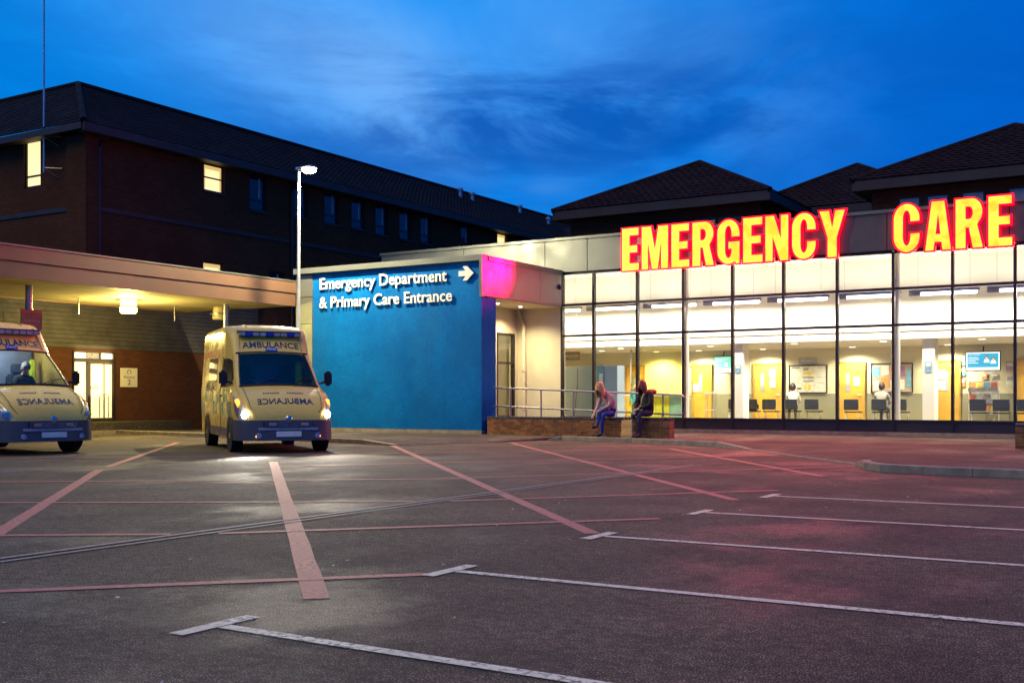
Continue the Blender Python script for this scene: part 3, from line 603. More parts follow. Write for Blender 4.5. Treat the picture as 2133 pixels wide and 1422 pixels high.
# ---------------------------------------------------------------- low brick wall, pier, railing
def brick_wall(name, label, x0, x1, y0, y1, z0, nc, cap=True):
    t = thing(name, label, 'wall', ((x0 + x1) / 2, (y0 + y1) / 2, z0)); H_ = nc * .075
    obj('mortar_core', B(x0 + .008, x1 - .008, y0 + .008, y1 - .008, z0 - .1, z0 + H_ + .002), M_MORT, t)
    for c in range(nc):
        x = x0 - (.1125 if c % 2 else 0); 
        while x < x1 - .01:
            a = max(x, x0) + .004; b = min(x + .225, x1) - .005
            if b - a > .02:
                dy = rnd.uniform(-.003, .003); me_ = MB().rbox(a, b, y0 + dy, y1 + dy, z0 + c * .075 + .004, z0 + c * .075 + .069, .004)
                obj('brick', me_, rnd.choice(M_BRK), t)
            x += .225
    if cap:
        x = x0 - .004
        while x < x1 - .02:
            obj('coping_brick', MB().rbox(x + .004, min(x + .112, x1 + .004) - .004, y0 - .004, y1 + .004, z0 + H_ + .004, z0 + H_ + .071, .005), M_BRKB, t); x += .112
    return t
brick_wall('low_brick_wall', 'low brown brick wall with blue brick top that two women sit on', -17.3, -11.62, 26.75, 27.08, .08, 6)
brick_wall('brick_pier', 'stub of brick wall at the right frame edge', -3.12, -1.6, 25.0, 25.33, .08, 6)
rail = thing('handrail', 'grey tubular steel handrail along the ramp behind the wall', 'railing', (-14.3, 27.25, .1))
def rz(x): return 1.42 + (x + 17.16) / (5.75) * -.21
ry_ = 27.25; xs = [-17.4 + .5 * k for k in range(12)]
end = [(-11.50, ry_, rz(-11.5)), (-11.42, ry_, rz(-11.4) - .05), (-11.42, ry_, .74), (-11.50, ry_, .69)]
obj('top_rail', MB().tube([(-17.4, ry_, rz(-17.4)), (-14.5, ry_, rz(-14.5))] + end + [(-14.5, ry_, rz(-14.5) - .53), (-17.4, ry_, rz(-17.4) - .53)], .026, 10), M_STEEL, rail, smooth=True)
for x in (-16.81, -15.79, -14.75, -13.71, -12.7, -12.03):
    obj('post', MB().tube([(x, ry_, .0), (x, ry_, rz(x) - .02)], .024, 10).lathe((x, ry_, rz(x) - .06), [(.026, 0), (.034, 0), (.034, .05), (.026, .05)], 10).lathe((x, ry_, rz(x) - .57), [(.026, 0), (.036, 0), (.036, .08), (.026, .08)], 10), M_STEEL, rail, smooth=True)

# ================================================================= ambulance canopy (left)
cn = thing('ambulance_canopy', 'long flat roofed ambulance canopy on steel posts', 'canopy', (-27, 18, 0))
Y0, Y1 = 4.0, 26.65
obj('fascia_board', B(-24.66, -24.56, Y0, Y1, 4.50, 4.86), M_CANFAS, cn); obj('fascia_board', B(-24.68, -24.59, Y0, Y1, 4.08, 4.488), M_CANFAS, cn)
obj('fascia_trim', B(-24.7, -24.54, Y0, Y1, 4.861, 4.90), M_METAL, cn)
obj('soffit', B(-29.5, -24.69, Y0, Y1, 4.09, 4.13), M_SOFFIT, cn); obj('roof_deck', B(-29.5, -24.69, Y0, Y1, 4.6, 4.8), M_FASC, cn); obj('back_board', B(-29.56, -29.5, Y0, Y1, 4.05, 4.8), M_CANFAS, cn)
for y in (7.5, 12.5, 18.05, 25.0): obj('post', MB().tube([(-26.0, y, 0), (-26.0, y, 4.085)], .09, 12), M_STEEL, cn, smooth=True)
for y in (21.0, 24.6): obj('hanger_rod', MB().tube([(-27.9, y, 3.6), (-27.9, y, 4.08)], .02, 6), M_STEEL, cn)
M_DRUM = em('opal_lamp_drum', (1, .80, .30), 7.0); M_DRUM2 = pm('opal_drum_unlit', (.55, .47, .28), .4)
for i, (x, y, lit) in enumerate(((-27.3, 22.3, 1), (-27.1, 28.1 - 2.3, 0))):
    p = thing('canopy_light', ['bright round drum lamp under the canopy', 'dim round drum lamp under the canopy end'][i], 'light', (x, y, 4.09))
    obj('drum', MB().lathe((x, y, 4.09), [(0, -.40), (.22, -.40), (.25, -.36), (.25, -.19), (.23, -.17), (.22, 0)], 24), M_DRUM if lit else M_DRUM2, p, smooth=True)
    obj('ring', MB().lathe((x, y, 4.09), [(.255, -.24), (.32, -.24), (.32, -.20), (.255, -.20)], 24), M_STEEL, p, smooth=True)
    if lit: lamp('POINT', (x, y, 3.55), 800, (1, .78, .22), p, shadow_soft_size=.2)
# wall under the canopy
cw = thing('ambulance_entrance', 'dark clad entrance wall with lit door under the canopy', 'building', (-30.6, 18, 0))
WX = -30.55
obj('wall', wallgrid('X', WX, .12, 2, 31, 0, 5.2, [(22.75, 24.4, .36, 2.66)]), M_BRICK, cw)
for k in range(16): obj('cladding_board', B(WX + .002, WX + .03, 4, 31, 2.75 + k * .14, 2.875 + k * .14), M_LOUV, cw)
fr = obj('door_frame', MB().box(WX - .1, WX + .04, 22.75, 22.82, .36, 2.66).box(WX - .1, WX + .04, 24.33, 24.4, .36, 2.66).box(WX - .1, WX + .04, 22.82, 24.33, 2.60, 2.66).box(WX - .1, WX + .04, 22.82, 24.33, 2.30, 2.42).box(WX - .1, WX + .04, 23.32, 23.4, .36, 2.30), M_FRAME, cw)
obj('fanlight', B(WX - .06, WX - .05, 22.82, 24.33, 2.42, 2.60), em('fanlight', (1, .84, .4), 3.0), fr)
obj('side_pane', B(WX - .06, WX - .05, 22.82, 23.32, .37, 2.30), M_DOORLIT, fr)
dr = obj('door', MB().box(WX - .03, WX + .02, 23.4, 23.45, .37, 2.30).box(WX - .03, WX + .02, 24.28, 24.33, .37, 2.30).box(WX - .03, WX + .02, 23.45, 24.28, 2.24, 2.30).box(WX - .03, WX + .02, 23.45, 24.28, .37, .48).box(WX - .03, WX + .02, 23.95, 23.99, .48, 2.24), pm('bronze_frame', (.10, .07, .03), .4, .5), cw)
obj('pane', B(WX - .02, WX - .01, 23.45, 23.95, .48, 2.24), M_DOORLIT, dr); obj('pane', B(WX - .02, WX - .01, 23.99, 24.28, .48, 2.24), M_DOORLIT, dr)
obj('manifest_band', B(WX - .008, WX - .005, 23.45, 23.8, 1.42, 1.52), M_BLIND, dr); obj('push_handle', MB().tube([(WX + .06, 23.75, .5), (WX + .06, 23.75, 1.2), (WX + .06, 23.95, 1.3), (WX + .06, 24.1, 1.2), (WX + .06, 24.1, .5)], .018, 8), M_STEEL, dr, smooth=True)
obj('notice', B(WX - .006, WX - .003, 24.05, 24.2, 1.75, 2.0), M_PAPER, dr)
lamp('AREA', (WX + .15, 23.6, 2.0), 25, (1, .8, .35), cw, (0, R(90), 0), shape='RECTANGLE', size=1.6, size_y=1.4)
M_TXT = pm('dark_lettering', (.03, .03, .04), .6); M_TXTW = pm('white_lettering', (.75, .75, .75), .6)
nb = thing('entrance_notice', 'cream notice board reading entrance 2 beside lit door', 'sign', (WX, 24.95, 1.8))
obj('board', B(WX + .002, WX + .03, 24.62, 25.3, 1.50, 2.14), M_CREAM, nb)
for s_, z, wd, h in (('Entrance', 1.80, .44, .075), ('2', 1.58, .12, .17)):
    vs, fs = fit_text(s_, wd, h, .006); obj('lettering', MB().add(put(vs, MYW, (WX + .034, 24.96 - wd / 2, z)), fs), M_TXT, nb)
obj('emblem', MB().tube([(WX + .034, 24.96 + .07 * math.cos(a * .6), 2.0 + .07 * math.sin(a * .6)) for a in range(-1, 8)], .012, 6), M_TXT, nb)
sg = thing('bay_sign', 'small red topped ambulance only sign on a canopy post', 'sign', (-25.88, 18.05, 3.2))
obj('plate', B(-25.9, -25.88, 17.74, 18.36, 2.92, 3.44), pm('brown_sign', (.22, .13, .10), .5), sg); obj('red_band', B(-25.879, -25.875, 17.74, 18.36, 3.36, 3.44), pm('sign_red', (.5, .12, .1), .5), sg)
for s_, z, wd, h in (('Ambulance', 3.12, .46, .085), ('Only', 2.97, .2, .09)):
    vs, fs = fit_text(s_, wd, h, .006); obj('lettering', MB().add(put(vs, MYW, (-25.876, 18.05 - wd / 2, z)), fs), pm('pink_letter', (.7, .42, .38), .6), sg)

# ================================================================= street lamp
lp = thing('street_lamp', 'tall galvanised lamp column with bright lantern before the blue wall', 'street lamp', (-22.95, 25.0, .08))
obj('column', MB().tube([(-22.95, 25, .0), (-22.95, 25, 1.5), (-22.95, 25, 1.55), (-22.93, 25, 7.95)], [.085, .085, .06, .045], 14), pm('galvanised', (.46, .46, .43), .42, .55, .1, 3), lp, smooth=True)
obj('base_plate', MB().lathe((-22.95, 25, .085), [(0, .03), (.16, .03), (.18, 0)], 16), M_STEEL, lp); obj('access_door', MB().rbox(-22.99, -22.91, 24.905, 24.92, .6, 1.1, .004), M_STEEL, lp)
hd = obj('lantern', MB().rbox(-22.98, -22.30, 24.86, 25.14, 7.98, 8.07, .03), M_STEEL, lp, smooth=True)
obj('lens', MB().lathe((-22.52, 25, 8.0), [(0, -.14), (.12, -.13), (.20, -.08), (.22, 0)], 20), em('lantern_lens', (1, .97, .72), 60), hd)
lamp('SPOT', (-22.5, 25, 7.86), 8600, (1, .87, .54), lp, (0, R(-14), 0), spot_size=R(168), spot_blend=.35, shadow_soft_size=.10)

# ================================================================= waiting hall furnishings
def chair_proto():
    t = thing('waiting_chair', '', 'chair', (0, 0, 0), 0, None, True)
    obj('seat', MB().rbox(-.24, .24, -.22, .24, .42, .46, .015), M_CHAIR, t, local=True)
    obj('backrest', MB().rbox(-.23, .23, -.30, -.265, .50, .84, .014), M_CHAIR, t, local=True)
    for s_ in (-.21, .21): obj('leg', MB().tube([(s_, .2, 0), (s_, 0, .41), (s_, -.26, .0)], .013, 6).tube([(s_, -.05, .42), (s_, -.285, .52), (s_, -.29, .8)], .012, 6), M_STEEL, t, local=True)
    return t
ch0 = chair_proto(); first = True
CH = [(-12.4, 35.4, 4, 'single black chair with bag beside the square white column'), (-11.75, 35.4, 0, 'black chair next to the bag chair, backing the glass'),
      (-11.2, 35.9, 0, 'black chair carrying the white shirted person'), (-10.5, 35.9, 0, 'black chair right of the white shirted person'),
      (-9.1, 35.4, 0, 'leftmost black chair of the row with the plaid shirt'), (-8.25, 35.4, 0, 'black chair under the plaid shirted person'), (-7.65, 35.4, 0, 'rightmost black chair of the row with the plaid shirt'),
      (-5.3, 34.9, -3, 'black chair in front of the leaflet rack, left one'), (-4.7, 34.9, 3, 'black chair in front of the leaflet rack, right one'), (-4.1, 34.9, 0, 'black chair behind the last mullion at the right'), (-13.3, 36.2, 20, 'black chair under the person in pink')]
for x, y, a, lb in CH:
    c = ch0 if first else copy_tree(ch0); first = False
    c.location = (x, y, FL); c.rotation_euler = (0, 0, R(a)); c['label'] = lb; c['group'] = 'waiting room chairs'
bagm = pm('black_bag', (.015, .015, .02), .6)
t = thing('handbag', 'dark bag resting on chair beside the white column', 'bag', (-12.4, 35.45, FL + .46)); obj('bag_body', MB().rbox(-12.6, -12.22, 35.35, 35.55, FL + .46, FL + .72, .05), bagm, t, smooth=True); obj('strap', MB().tube([(-12.55, 35.45, FL + .7), (-12.48, 35.45, FL + .82), (-12.34, 35.45, FL + .82), (-12.27, 35.45, FL + .7)], .012, 6), bagm, t)
def flat(mb, x0, x1, z0, z1, y, th=.01): mb.box(x0, x1, y - th, y, z0, z1); return mb
# notice boards
def board(label, x0, x1, z0, z1, back, bits):
    t = thing('notice_board', label, 'notice board', ((x0 + x1) / 2, 38.95, z0)); y = 38.96
    obj('frame', MB().box(x0, x1, y - .03, y, z0, z0 + .035).box(x0, x1, y - .03, y, z1 - .035, z1).box(x0, x0 + .035, y - .03, y, z0 + .035, z1 - .035).box(x1 - .035, x1, y - .03, y, z0 + .035, z1 - .035), M_FRAME, t)
    obj('backing', B(x0 + .03, x1 - .03, y - .012, y - .002, z0 + .03, z1 - .03), back, t)
    for (u0, u1, v0, v1, m) in bits: obj('poster', B(x0 + u0, x0 + u1, y - .018, y - .013, z0 + v0, z0 + v1), m, t)
PC = lambda n, c: pm('poster_' + n, c, .6, 0, .15, 9)
PY, PB, PR, PG, PO, PW = PC('yellow', (.75, .58, .08)), PC('blue', (.16, .36, .55)), PC('red', (.55, .16, .10)), PC('grey', (.33, .33, .32)), PC('orange', (.62, .27, .07)), PC('pale', (.72, .70, .62))
board('white information board with yellow rows between two oak doors', -12.3, -10.92, 1.3, 2.3, PW, [(.08, .45, .1, .85, M_PAPER), (.52, .9, .66, .76, PY), (.52, .9, .52, .6, PG), (.52, .9, .40, .46, PG), (.55, .66, .12, .3, PY), (.70, .80, .12, .3, PY), (.96, 1.3, .1, .85, M_PAPER), (.3, .46, .14, .2, PB), (.52, .72, .80, .92, PG), (.1, .4, .88, .93, PG), (1.0, 1.28, .55, .57, PG), (1.0, 1.28, .35, .37, PG)] + [(.14 + .07 * i, .17 + .07 * i, .36 + .09 * j, .41 + .09 * j, PG) for i in range(4) for j in range(3)])
board('poster covered board behind the plaid shirted person', -9.42, -8.02, 1.3, 2.32, PC('tan', (.42, .34, .26)), [(.05, .3, .55, .9, PB), (.08, .28, .1, .42, PW), (.35, .6, .62, .95, PW), (.34, .62, .2, .55, PO), (.66, .88, .5, .92, PR), (.66, .9, .1, .42, PW), (.95, 1.14, .55, .95, PC('purple', (.3, .16, .3))), (.95, 1.12, .12, .46, M_PAPER), (1.18, 1.33, .2, .8, PB)])
def wall_sign(label, x0, x1, z0, z1, y, m, txt=(), tm=None):
    t = thing('hanging_sign', label, 'sign', ((x0 + x1) / 2, y, z0)); obj('plate', B(x0, x1, y - .02, y, z0, z1), m, t)
    for s_, fx, fz, wd, h in txt:
        vs, fs = fit_text(s_, wd, h, .005); obj('lettering', MB().add(put(vs, MX, (x0 + fx, y - .024, z0 + fz)), fs), tm or M_TXTW, t)
wall_sign('dark reception sign hanging at the left of the hall', -19.95, -19.2, 2.52, 2.84, 36, pm('sign_brown', (.16, .12, .05), .5), [('Reception', .08, .09, .6, .15)])
for s_ in (-19.9, -19.25): pass
wall_sign('small grey room sign above the information board', -11.94, -11.31, 2.34, 2.54, 38.96, PG, [('Room', .10, .1, .4, .06)])
def tv(label, x0, x1, z0, z1, y, scr, bits):
    t = thing('wall_television', label, 'television', ((x0 + x1) / 2, y, z0)); obj('casing', MB().rbox(x0 - .03, x1 + .03, y - .05, y, z0 - .03, z1 + .03, .01), M_FRAME, t); obj('screen', B(x0, x1, y - .055, y - .051, z0, z1), scr, t)
    for (u0, u1, v0, v1, m) in bits: obj('screen_graphic', B(x0 + u0, x0 + u1, y - .060, y - .056, z0 + v0, z0 + v1), m, t)
    obj('wall_arm', MB().tube([((x0 + x1) / 2, y, z1 - .1), ((x0 + x1) / 2, y + .08, z1 + .2)], .02, 6), M_FRAME, t); return t
E1 = em('screen_green', (.20, .85, .60), .95); E2 = em('screen_white', (.85, .95, 1), 1.15); E3 = em('screen_blue', (.05, .42, .72), .95); E4 = em('screen_skin', (.8, .55, .45), .8); E5 = em('screen_dark', (.03, .08, .15), .8)
tv('television with green and white screen behind the third mullion', -15.0, -14.35, 2.06, 2.64, 38.7, E1, [(0, .65, 0, .16, E2), (.4, .52, .24, .36, E2), (.05, .5, .48, .5, E2), (.05, .4, .42, .44, E2)])
tvr = tv('television showing a blue health slide with two faces', -6.24, -5.23, 2.03, 2.61, 38.4, E2, [(.04, .97, .09, .54, E3)])
y = 38.4
vs, fs = fit_text('Stay Healthy', .36, .055, .004); obj('screen_text', MB().add(put(vs, MX, (-6.17, y - .064, 2.50)), fs), E2, tvr)
for k, wd in enumerate((.3, .33, .22, .3)): obj('screen_graphic', B(-6.17, -6.17 + wd, y - .066, y - .061, 2.43 - .06 * k, 2.45 - .06 * k), E2, tvr)
for cx_, cz_ in ((-5.62, 2.40), (-5.42, 2.36)):
    obj('screen_graphic', MB().add([(cx_ + .085 * math.cos(a * .4), y - .062, cz_ - .12 + .13 * math.sin(a * .4)) for a in range(9)], [tuple(range(9))]), E2, tvr)
    obj('screen_graphic', MB().add([(cx_ + .055 * math.cos(a * .4), y - .064, cz_ + .035 + .06 * math.sin(a * .4)) for a in range(16)], [tuple(range(16))]), E5, tvr)
    obj('screen_graphic', MB().add([(cx_ + .042 * math.cos(a * .4), y - .066, cz_ + .02 + .052 * math.sin(a * .4)) for a in range(16)], [tuple(range(16))]), E4, tvr)
# loose posters on walls and columns
for i, (x0, x1, z0, z1, yy, m, lb) in enumerate(((-6.60, -6.36, 2.2, 2.46, 38.97, PB, 'small pale blue poster left of the television, upper'), (-6.60, -6.36, 1.86, 2.12, 38.97, PB, 'small pale blue poster left of the television, middle'), (-6.60, -6.36, 1.5, 1.78, 38.97, PO, 'orange sunset poster left of the television, lower'), (-5.12, -4.9, 1.98, 2.3, 38.97, PC('dusk', (.35, .22, .34)), 'purple poster right of the television'), (-5.12, -4.9, 1.5, 1.85, 38.97, M_PAPER, 'white notice right of the television'), (-5.85, -5.7, 1.72, 1.95, 38.97, PO, 'orange card below the television'), (-5.6, -5.38, 1.78, 1.92, 38.97, PG, 'grey card below the television'), (-6.70, -6.52, 1.9, 2.2, 34.19, PB, 'pale blue notice on the right square column'), (-12.56, -12.38, 1.95, 2.2, 34.19, PB, 'pale blue notice on the left square column'), (-12.47, -12.44, 1.9, 2.05, 38.97, PG, 'switch plate by the third oak door'))):
    t = thing('poster', lb, 'poster', ((x0 + x1) / 2, yy, z0)); obj('sheet', B(x0, x1, yy - .006, yy, z0, z1), m, t); obj('print', MB().box(x0 + .02, x1 - .02, yy - .009, yy - .0065, z0 + (z1 - z0) * .55, z1 - .02).box(x0 + .02, x1 - .04, yy - .009, yy - .0065, z0 + .03, z0 + .045), M_PAPER if m is not M_PAPER else PG, t)
# leaflet rack
t = thing('leaflet_rack', 'leaflet rack of coloured booklets below the right television', 'rack', (-5.75, 38.5, FL))
obj('frame', MB().tube([(-6.2, 38.6, FL), (-6.2, 38.6, 1.7)], .015, 6).tube([(-5.29, 38.6, FL), (-5.29, 38.6, 1.7)], .015, 6).box(-6.2, -5.29, 38.62, 38.64, .6, 1.68), PW, t)
for r_, z in enumerate((1.36, .98, .62)):
    obj('shelf', MB().box(-6.2, -5.29, 38.40, 38.6, z - .015, z).box(-6.2, -5.29, 38.39, 38.399, z - .02, z + .1), M_STEEL, t)
    for k in range(4): obj('booklet', MB().box(-6.17 + k * .22, -5.98 + k * .22, -.01, .01, 0, .27, 0, Matrix.Translation((0, 38.45, z + .01)) @ Matrix.Rotation(R(-12), 4, 'X')), [PO, PY, PB, PR, PW, PG, M_PAPER, PB][(r_ * 3 + k) % 8], t)
# reception
rc = thing('reception_counter', 'reception counter with lime green front and glazed screen', 'counter', (-15.9, 36, FL))
LIME = pm('lime_panel', (.48, .50, .02), .5); TEAL = pm('teal_panel', (.16, .33, .26), .5)
for k in range(4): obj('front_panel', MB().rbox(-17.2 + k * .52, -16.69 + k * .52, 36.0, 36.06, FL + .05, 1.2, .006), TEAL if k == 3 else LIME, rc)
obj('worktop', MB().rbox(-17.3, -15.0, 35.85, 36.5, 1.21, 1.25, .01), PW, rc); obj('glazed_screen', B(-17.2, -15.1, 36.2, 36.21, 1.26, 2.86), glass('yellow_glass', (.93, .92, .62), .03), rc)
obj('screen_post', MB().box(-17.25, -17.2, 36.17, 36.24, 1.26, 2.88).box(-15.1, -15.05, 36.17, 36.24, 1.26, 2.88), M_STEEL, rc)
t = thing('screen_panel', 'grey green glass partition beside the left jamb', 'partition', (-17.4, 32.6, FL)); obj('panel', B(-18.0, -16.87, 32.60, 32.62, FL + .02, 2.19), pm('frosted_panel', (.30, .38, .34), .35, 0, .06, .8), t); obj('foot', MB().box(-17.9, -17.8, 32.5, 32.72, FL, FL + .02).box(-17.1, -17.0, 32.5, 32.72, FL, FL + .02), M_STEEL, t)
obj('cable', MB().tube([(-17.48, 32.58, 2.1), (-17.46, 32.57, 1.7), (-17.52, 32.57, 1.2), (-17.6, 32.57, .5)], .008, 5), M_FRAME, t)
t = thing('tall_cabinet', 'tall pale blue cabinet standing behind the second pane', 'cabinet', (-16.6, 33.3, FL)); obj('body', MB().rbox(-16.75, -16.28, 33.15, 33.7, FL + .05, 2.21, .01), pm('cabinet_blue', (.36, .48, .60), .4, 0, .05, 1), t); obj('side_door', MB().rbox(-17.07, -16.76, 33.15, 33.7, FL + .05, 2.21, .01), pm('cabinet_blue_dark', (.14, .27, .42), .4, 0, .05, 1), t); obj('plinth', B(-17.05, -16.3, 33.2, 33.65, FL, FL + .05), M_FRAME, t); obj('label_card', B(-16.95, -16.82, 33.14, 33.147, 1.65, 1.95), M_PAPER, t)
t = thing('small_stand', 'small steel stand with papers before the second oak door', 'stand', (-13.72, 35, FL)); obj('top', MB().rbox(-13.9, -13.55, 34.85, 35.15, 1.27, 1.30, .005), PW, t)
for sx in (-13.87, -13.58):
    for sy in (34.88, 35.12): obj('leg', MB().tube([(sx, sy, FL), (sx, sy, 1.27)], .014, 6), M_STEEL, t)
obj('shelf', B(-13.88, -13.57, 34.87, 35.13, .72, .74), PW, t); obj('papers', MB().rbox(-13.84, -13.66, 34.92, 35.08, 1.301, 1.33, .004), M_PAPER, t)

# ================================================================= people
def person(name, label, loc, rz_, J, Rd, bones, cols, hair=None, group=None, fingers=True, scale=1.):
    """J joints, bones (a,b,material key); one skinned continuous body"""
    t = thing(name, label, 'person', loc, rz_, group, True); t.scale = (scale,) * 3
    names = list(J); bones = list(bones); J = dict(J); Rd = dict(Rd)
    for s_ in ('L', 'R'):
        wv = Vector(J['wrist' + s_]); ev = Vector(J['elbow' + s_]); d = (wv - ev).normalized(); p = wv + d * .08; J['palm' + s_] = tuple(p); Rd['palm' + s_] = .032; bones.append(('wrist' + s_, 'palm' + s_, 'skin'))
        if fingers:
            side = d.cross(Vector((0, 0, 1))); side = (side if side.length > .1 else Vector((1, 0, 0))).normalized(); bend = Vector((0, 0, -1)) - d * d.dot(Vector((0, 0, -1))); bend = (bend if bend.length > .1 else Vector((0, -1, 0))).normalized()
            for k, (o_, ln) in enumerate(((-.027, .065), (-.009, .08), (.009, .085), (.027, .075))):
                a = p + side * o_ + d * .02; m1 = a + d * ln * .5 + bend * .015; e_ = a + d * ln * .85 + bend * .045
                for q, (v_, r_) in enumerate(((a, .011), (m1, .0095), (e_, .008))): J[f'f{s_}{k}{q}'] = tuple(v_); Rd[f'f{s_}{k}{q}'] = r_
                bones += [('palm' + s_, f'f{s_}{k}0', 'skin'), (f'f{s_}{k}0', f'f{s_}{k}1', 'skin'), (f'f{s_}{k}1', f'f{s_}{k}2', 'skin')]
            a = wv + d * .05 - side * .035; e_ = a + d * .055 - side * .02; J['th0' + s_] = tuple(a); J['th1' + s_] = tuple(e_); Rd['th0' + s_] = .012; Rd['th1' + s_] = .009
            bones += [('wrist' + s_, 'th0' + s_, 'skin'), ('th0' + s_, 'th1' + s_, 'skin')]
    names = list(J); ix = {n_: i for i, n_ in enumerate(names)}
    me = bpy.data.meshes.new('body'); me.from_pydata([J[n_] for n_ in names], [(ix[a], ix[b]) for a, b, _ in bones], [])
    o = bpy.data.objects.new('tmp', me); C.objects.link(o); o.modifiers.new('s', 'SKIN').branch_smoothing = .4; ss = o.modifiers.new('u', 'SUBSURF'); ss.levels = 2; ss.render_levels = 2
    for n_, v_ in zip(names, me.skin_vertices[0].data): r_ = Rd[n_]; v_.radius = r_ if isinstance(r_, tuple) else (r_, r_); v_.use_root = (n_ == 'pelvis')
    dg = bpy.context.evaluated_depsgraph_get(); bm_ = bpy.data.meshes.new_from_object(o.evaluated_get(dg)); bpy.data.objects.remove(o)
    keys = list(cols)
    for k in keys: bm_.materials.append(cols[k])
    seg = [(Vector(J[a]), Vector(J[b]), keys.index(c)) for a, b, c in bones]
    for pl in bm_.polygons:
        c_ = pl.center; best = 9
        for a, b, mi in seg:
            ab = b - a; tt = max(0, min(1, (c_ - a).dot(ab) / max(1e-6, ab.length_squared))); dd = (a + ab * tt - c_).length
            if dd < best: best = dd; pl.material_index = mi
        pl.use_smooth = True
    bm_.name = 'body'; body = bpy.data.objects.new('body', bm_); C.objects.link(body); body.parent = t
    hd_ = Vector(J['head']); up = (Vector(J['crown']) - Vector(J['neck'])).normalized(); fw = Vector(J['face']) - hd_; fw = (fw - up * fw.dot(up)).normalized(); sd = up.cross(fw)
    ctr = hd_.lerp(Vector(J['crown']), .35)
    fc = MB()
    for s_ in (-1, 1): fc.tube([ctr + fw * .088 + sd * .032 * s_ + up * .0, ctr + fw * .098 + sd * .032 * s_], [.011, .004], 6)
    obj('eyes', fc, M_TXT, t, local=True)
    obj('mouth', MB().tube([ctr + fw * .086 - up * .065 - sd * .022, ctr + fw * .093 - up * .066, ctr + fw * .086 - up * .065 + sd * .022], .005, 5), pm('lips', (.42, .16, .13), .5), t, local=True)
    obj('nose', MB().tube([ctr + fw * .088 + up * .002, ctr + fw * .112 - up * .035, ctr + fw * .088 - up * .042], [.006, .012, .008], 6), cols['skin'], t, local=True)
    if hair:
        hm, length, wid = hair; rr = random.Random(len(label)); hb = MB(); nu, nv = 20, 10; vs = []; fs = []
        for v in range(nv + 1):
            for u in range(nu):
                th = 2 * math.pi * u / nu; back = (1 - math.cos(th)) / 2   # u=0 is the face side
                lim = (.42 + .36 * back) * math.pi; ph = lim * v / nv
                drop = Vector((0, 0, 0))
                if v > nv * .6: drop = Vector((0, 0, -1)) * length * ((v / nv - .6) / .4) * (.25 + .75 * min(1, back * 2.2))
                if back < .12 and v > nv * .7: ph *= .8
                rad = .112 * (1 + .05 * math.sin(7 * th + v)) * (1 + .03 * rr.uniform(-1, 1))
                vs.append(ctr + up * (rad * 1.14 * math.cos(ph)) + (fw * math.cos(th) * .98 + sd * math.sin(th) * .88) * (rad * math.sin(ph)) + drop * (1 + .15 * rr.uniform(-1, 1)) + (sd * math.sin(th) * wid if v > nv * .6 else Vector()))
        for v in range(nv):
            for u in range(nu): fs.append((v * nu + u, v * nu + (u + 1) % nu, (v + 1) * nu + (u + 1) % nu, (v + 1) * nu + u))
        hb.add(vs, fs); obj('hair', hb, hm, t, smooth=True, local=True)
    return t
def seated(hs, lean=.0, head=0., knees=((.10, -.44), (-.10, -.44)), feet=((.11, -.42, .0), (-.11, -.42, .0)), hands=((.14, -.38, .24), (-.12, -.40, .22)), turn=0., elb=.0, coat=0.):
    """facing -Y, seat surface at hs, floor at z=0"""
    p = hs + .10; J = {'pelvis': (0, 0, p), 'waist': (0, -lean * .25, p + .18), 'chest': (0, -lean * .7, p + .37), 'neck': (0, -lean - .0, p + .53), 'chin': (0, -lean - .03 - head * .4, p + .585), 'head': (0, -lean - .04 - head * .75, p + .655), 'crown': (0, -lean - .03 - head, p + .745 - head * .35), 'face': (0, -lean - .12 - head * .95, p + .63 - head * .5)}
    Rd = {'pelvis': (.155, .135), 'waist': .13, 'chest': (.165, .125), 'neck': .055, 'chin': .068, 'head': .088, 'crown': .06, 'face': .03}
    b = [('pelvis', 'waist', 'top'), ('waist', 'chest', 'top'), ('chest', 'neck', 'top'), ('neck', 'chin', 'skin'), ('chin', 'head', 'skin'), ('head', 'crown', 'skin'), ('head', 'face', 'skin')]
    for i, s_ in enumerate(('L', 'R')):
        sg_ = 1 if i == 0 else -1; kx, ky = knees[i]; fx, fy, fz = feet[i]; hx, hy, hz = hands[i]; kz = hs + .085 + (.09 if fz > .1 else 0)
        J.update({'hip' + s_: (.1 * sg_, -.05, p - .01), 'knee' + s_: (kx, ky, kz), 'ankle' + s_: (fx, fy, .09 + fz), 'heel' + s_: (fx, fy - .06, .045 + fz), 'toe' + s_: (fx + .02 * sg_, fy - .17, .04 + fz),
                  'sho' + s_: (.17 * sg_, -lean * .85, p + .45), 'elbow' + s_: (.235 * sg_, -lean * .8 - .07 - elb, p + .2), 'wrist' + s_: (hx, hy, p + hz - .1)})
        Rd.update({'hip' + s_: .098, 'knee' + s_: .065, 'ankle' + s_: .042, 'heel' + s_: .042, 'toe' + s_: .034, 'sho' + s_: .072 + coat, 'elbow' + s_: .05 + coat, 'wrist' + s_: .031 + coat * .6})
        b += [('pelvis', 'hip' + s_, 'leg'), ('hip' + s_, 'knee' + s_, 'leg'), ('knee' + s_, 'ankle' + s_, 'leg'), ('ankle' + s_, 'heel' + s_, 'shoe'), ('heel' + s_, 'toe' + s_, 'shoe'), ('chest', 'sho' + s_, 'top'), ('sho' + s_, 'elbow' + s_, 'top'), ('elbow' + s_, 'wrist' + s_, 'top')]
    if coat:
        for k in ('pelvis', 'waist', 'chest'): Rd[k] = tuple(x + coat * 1.3 for x in (Rd[k] if isinstance(Rd[k], tuple) else (Rd[k],) * 2))
    return J, Rd, b
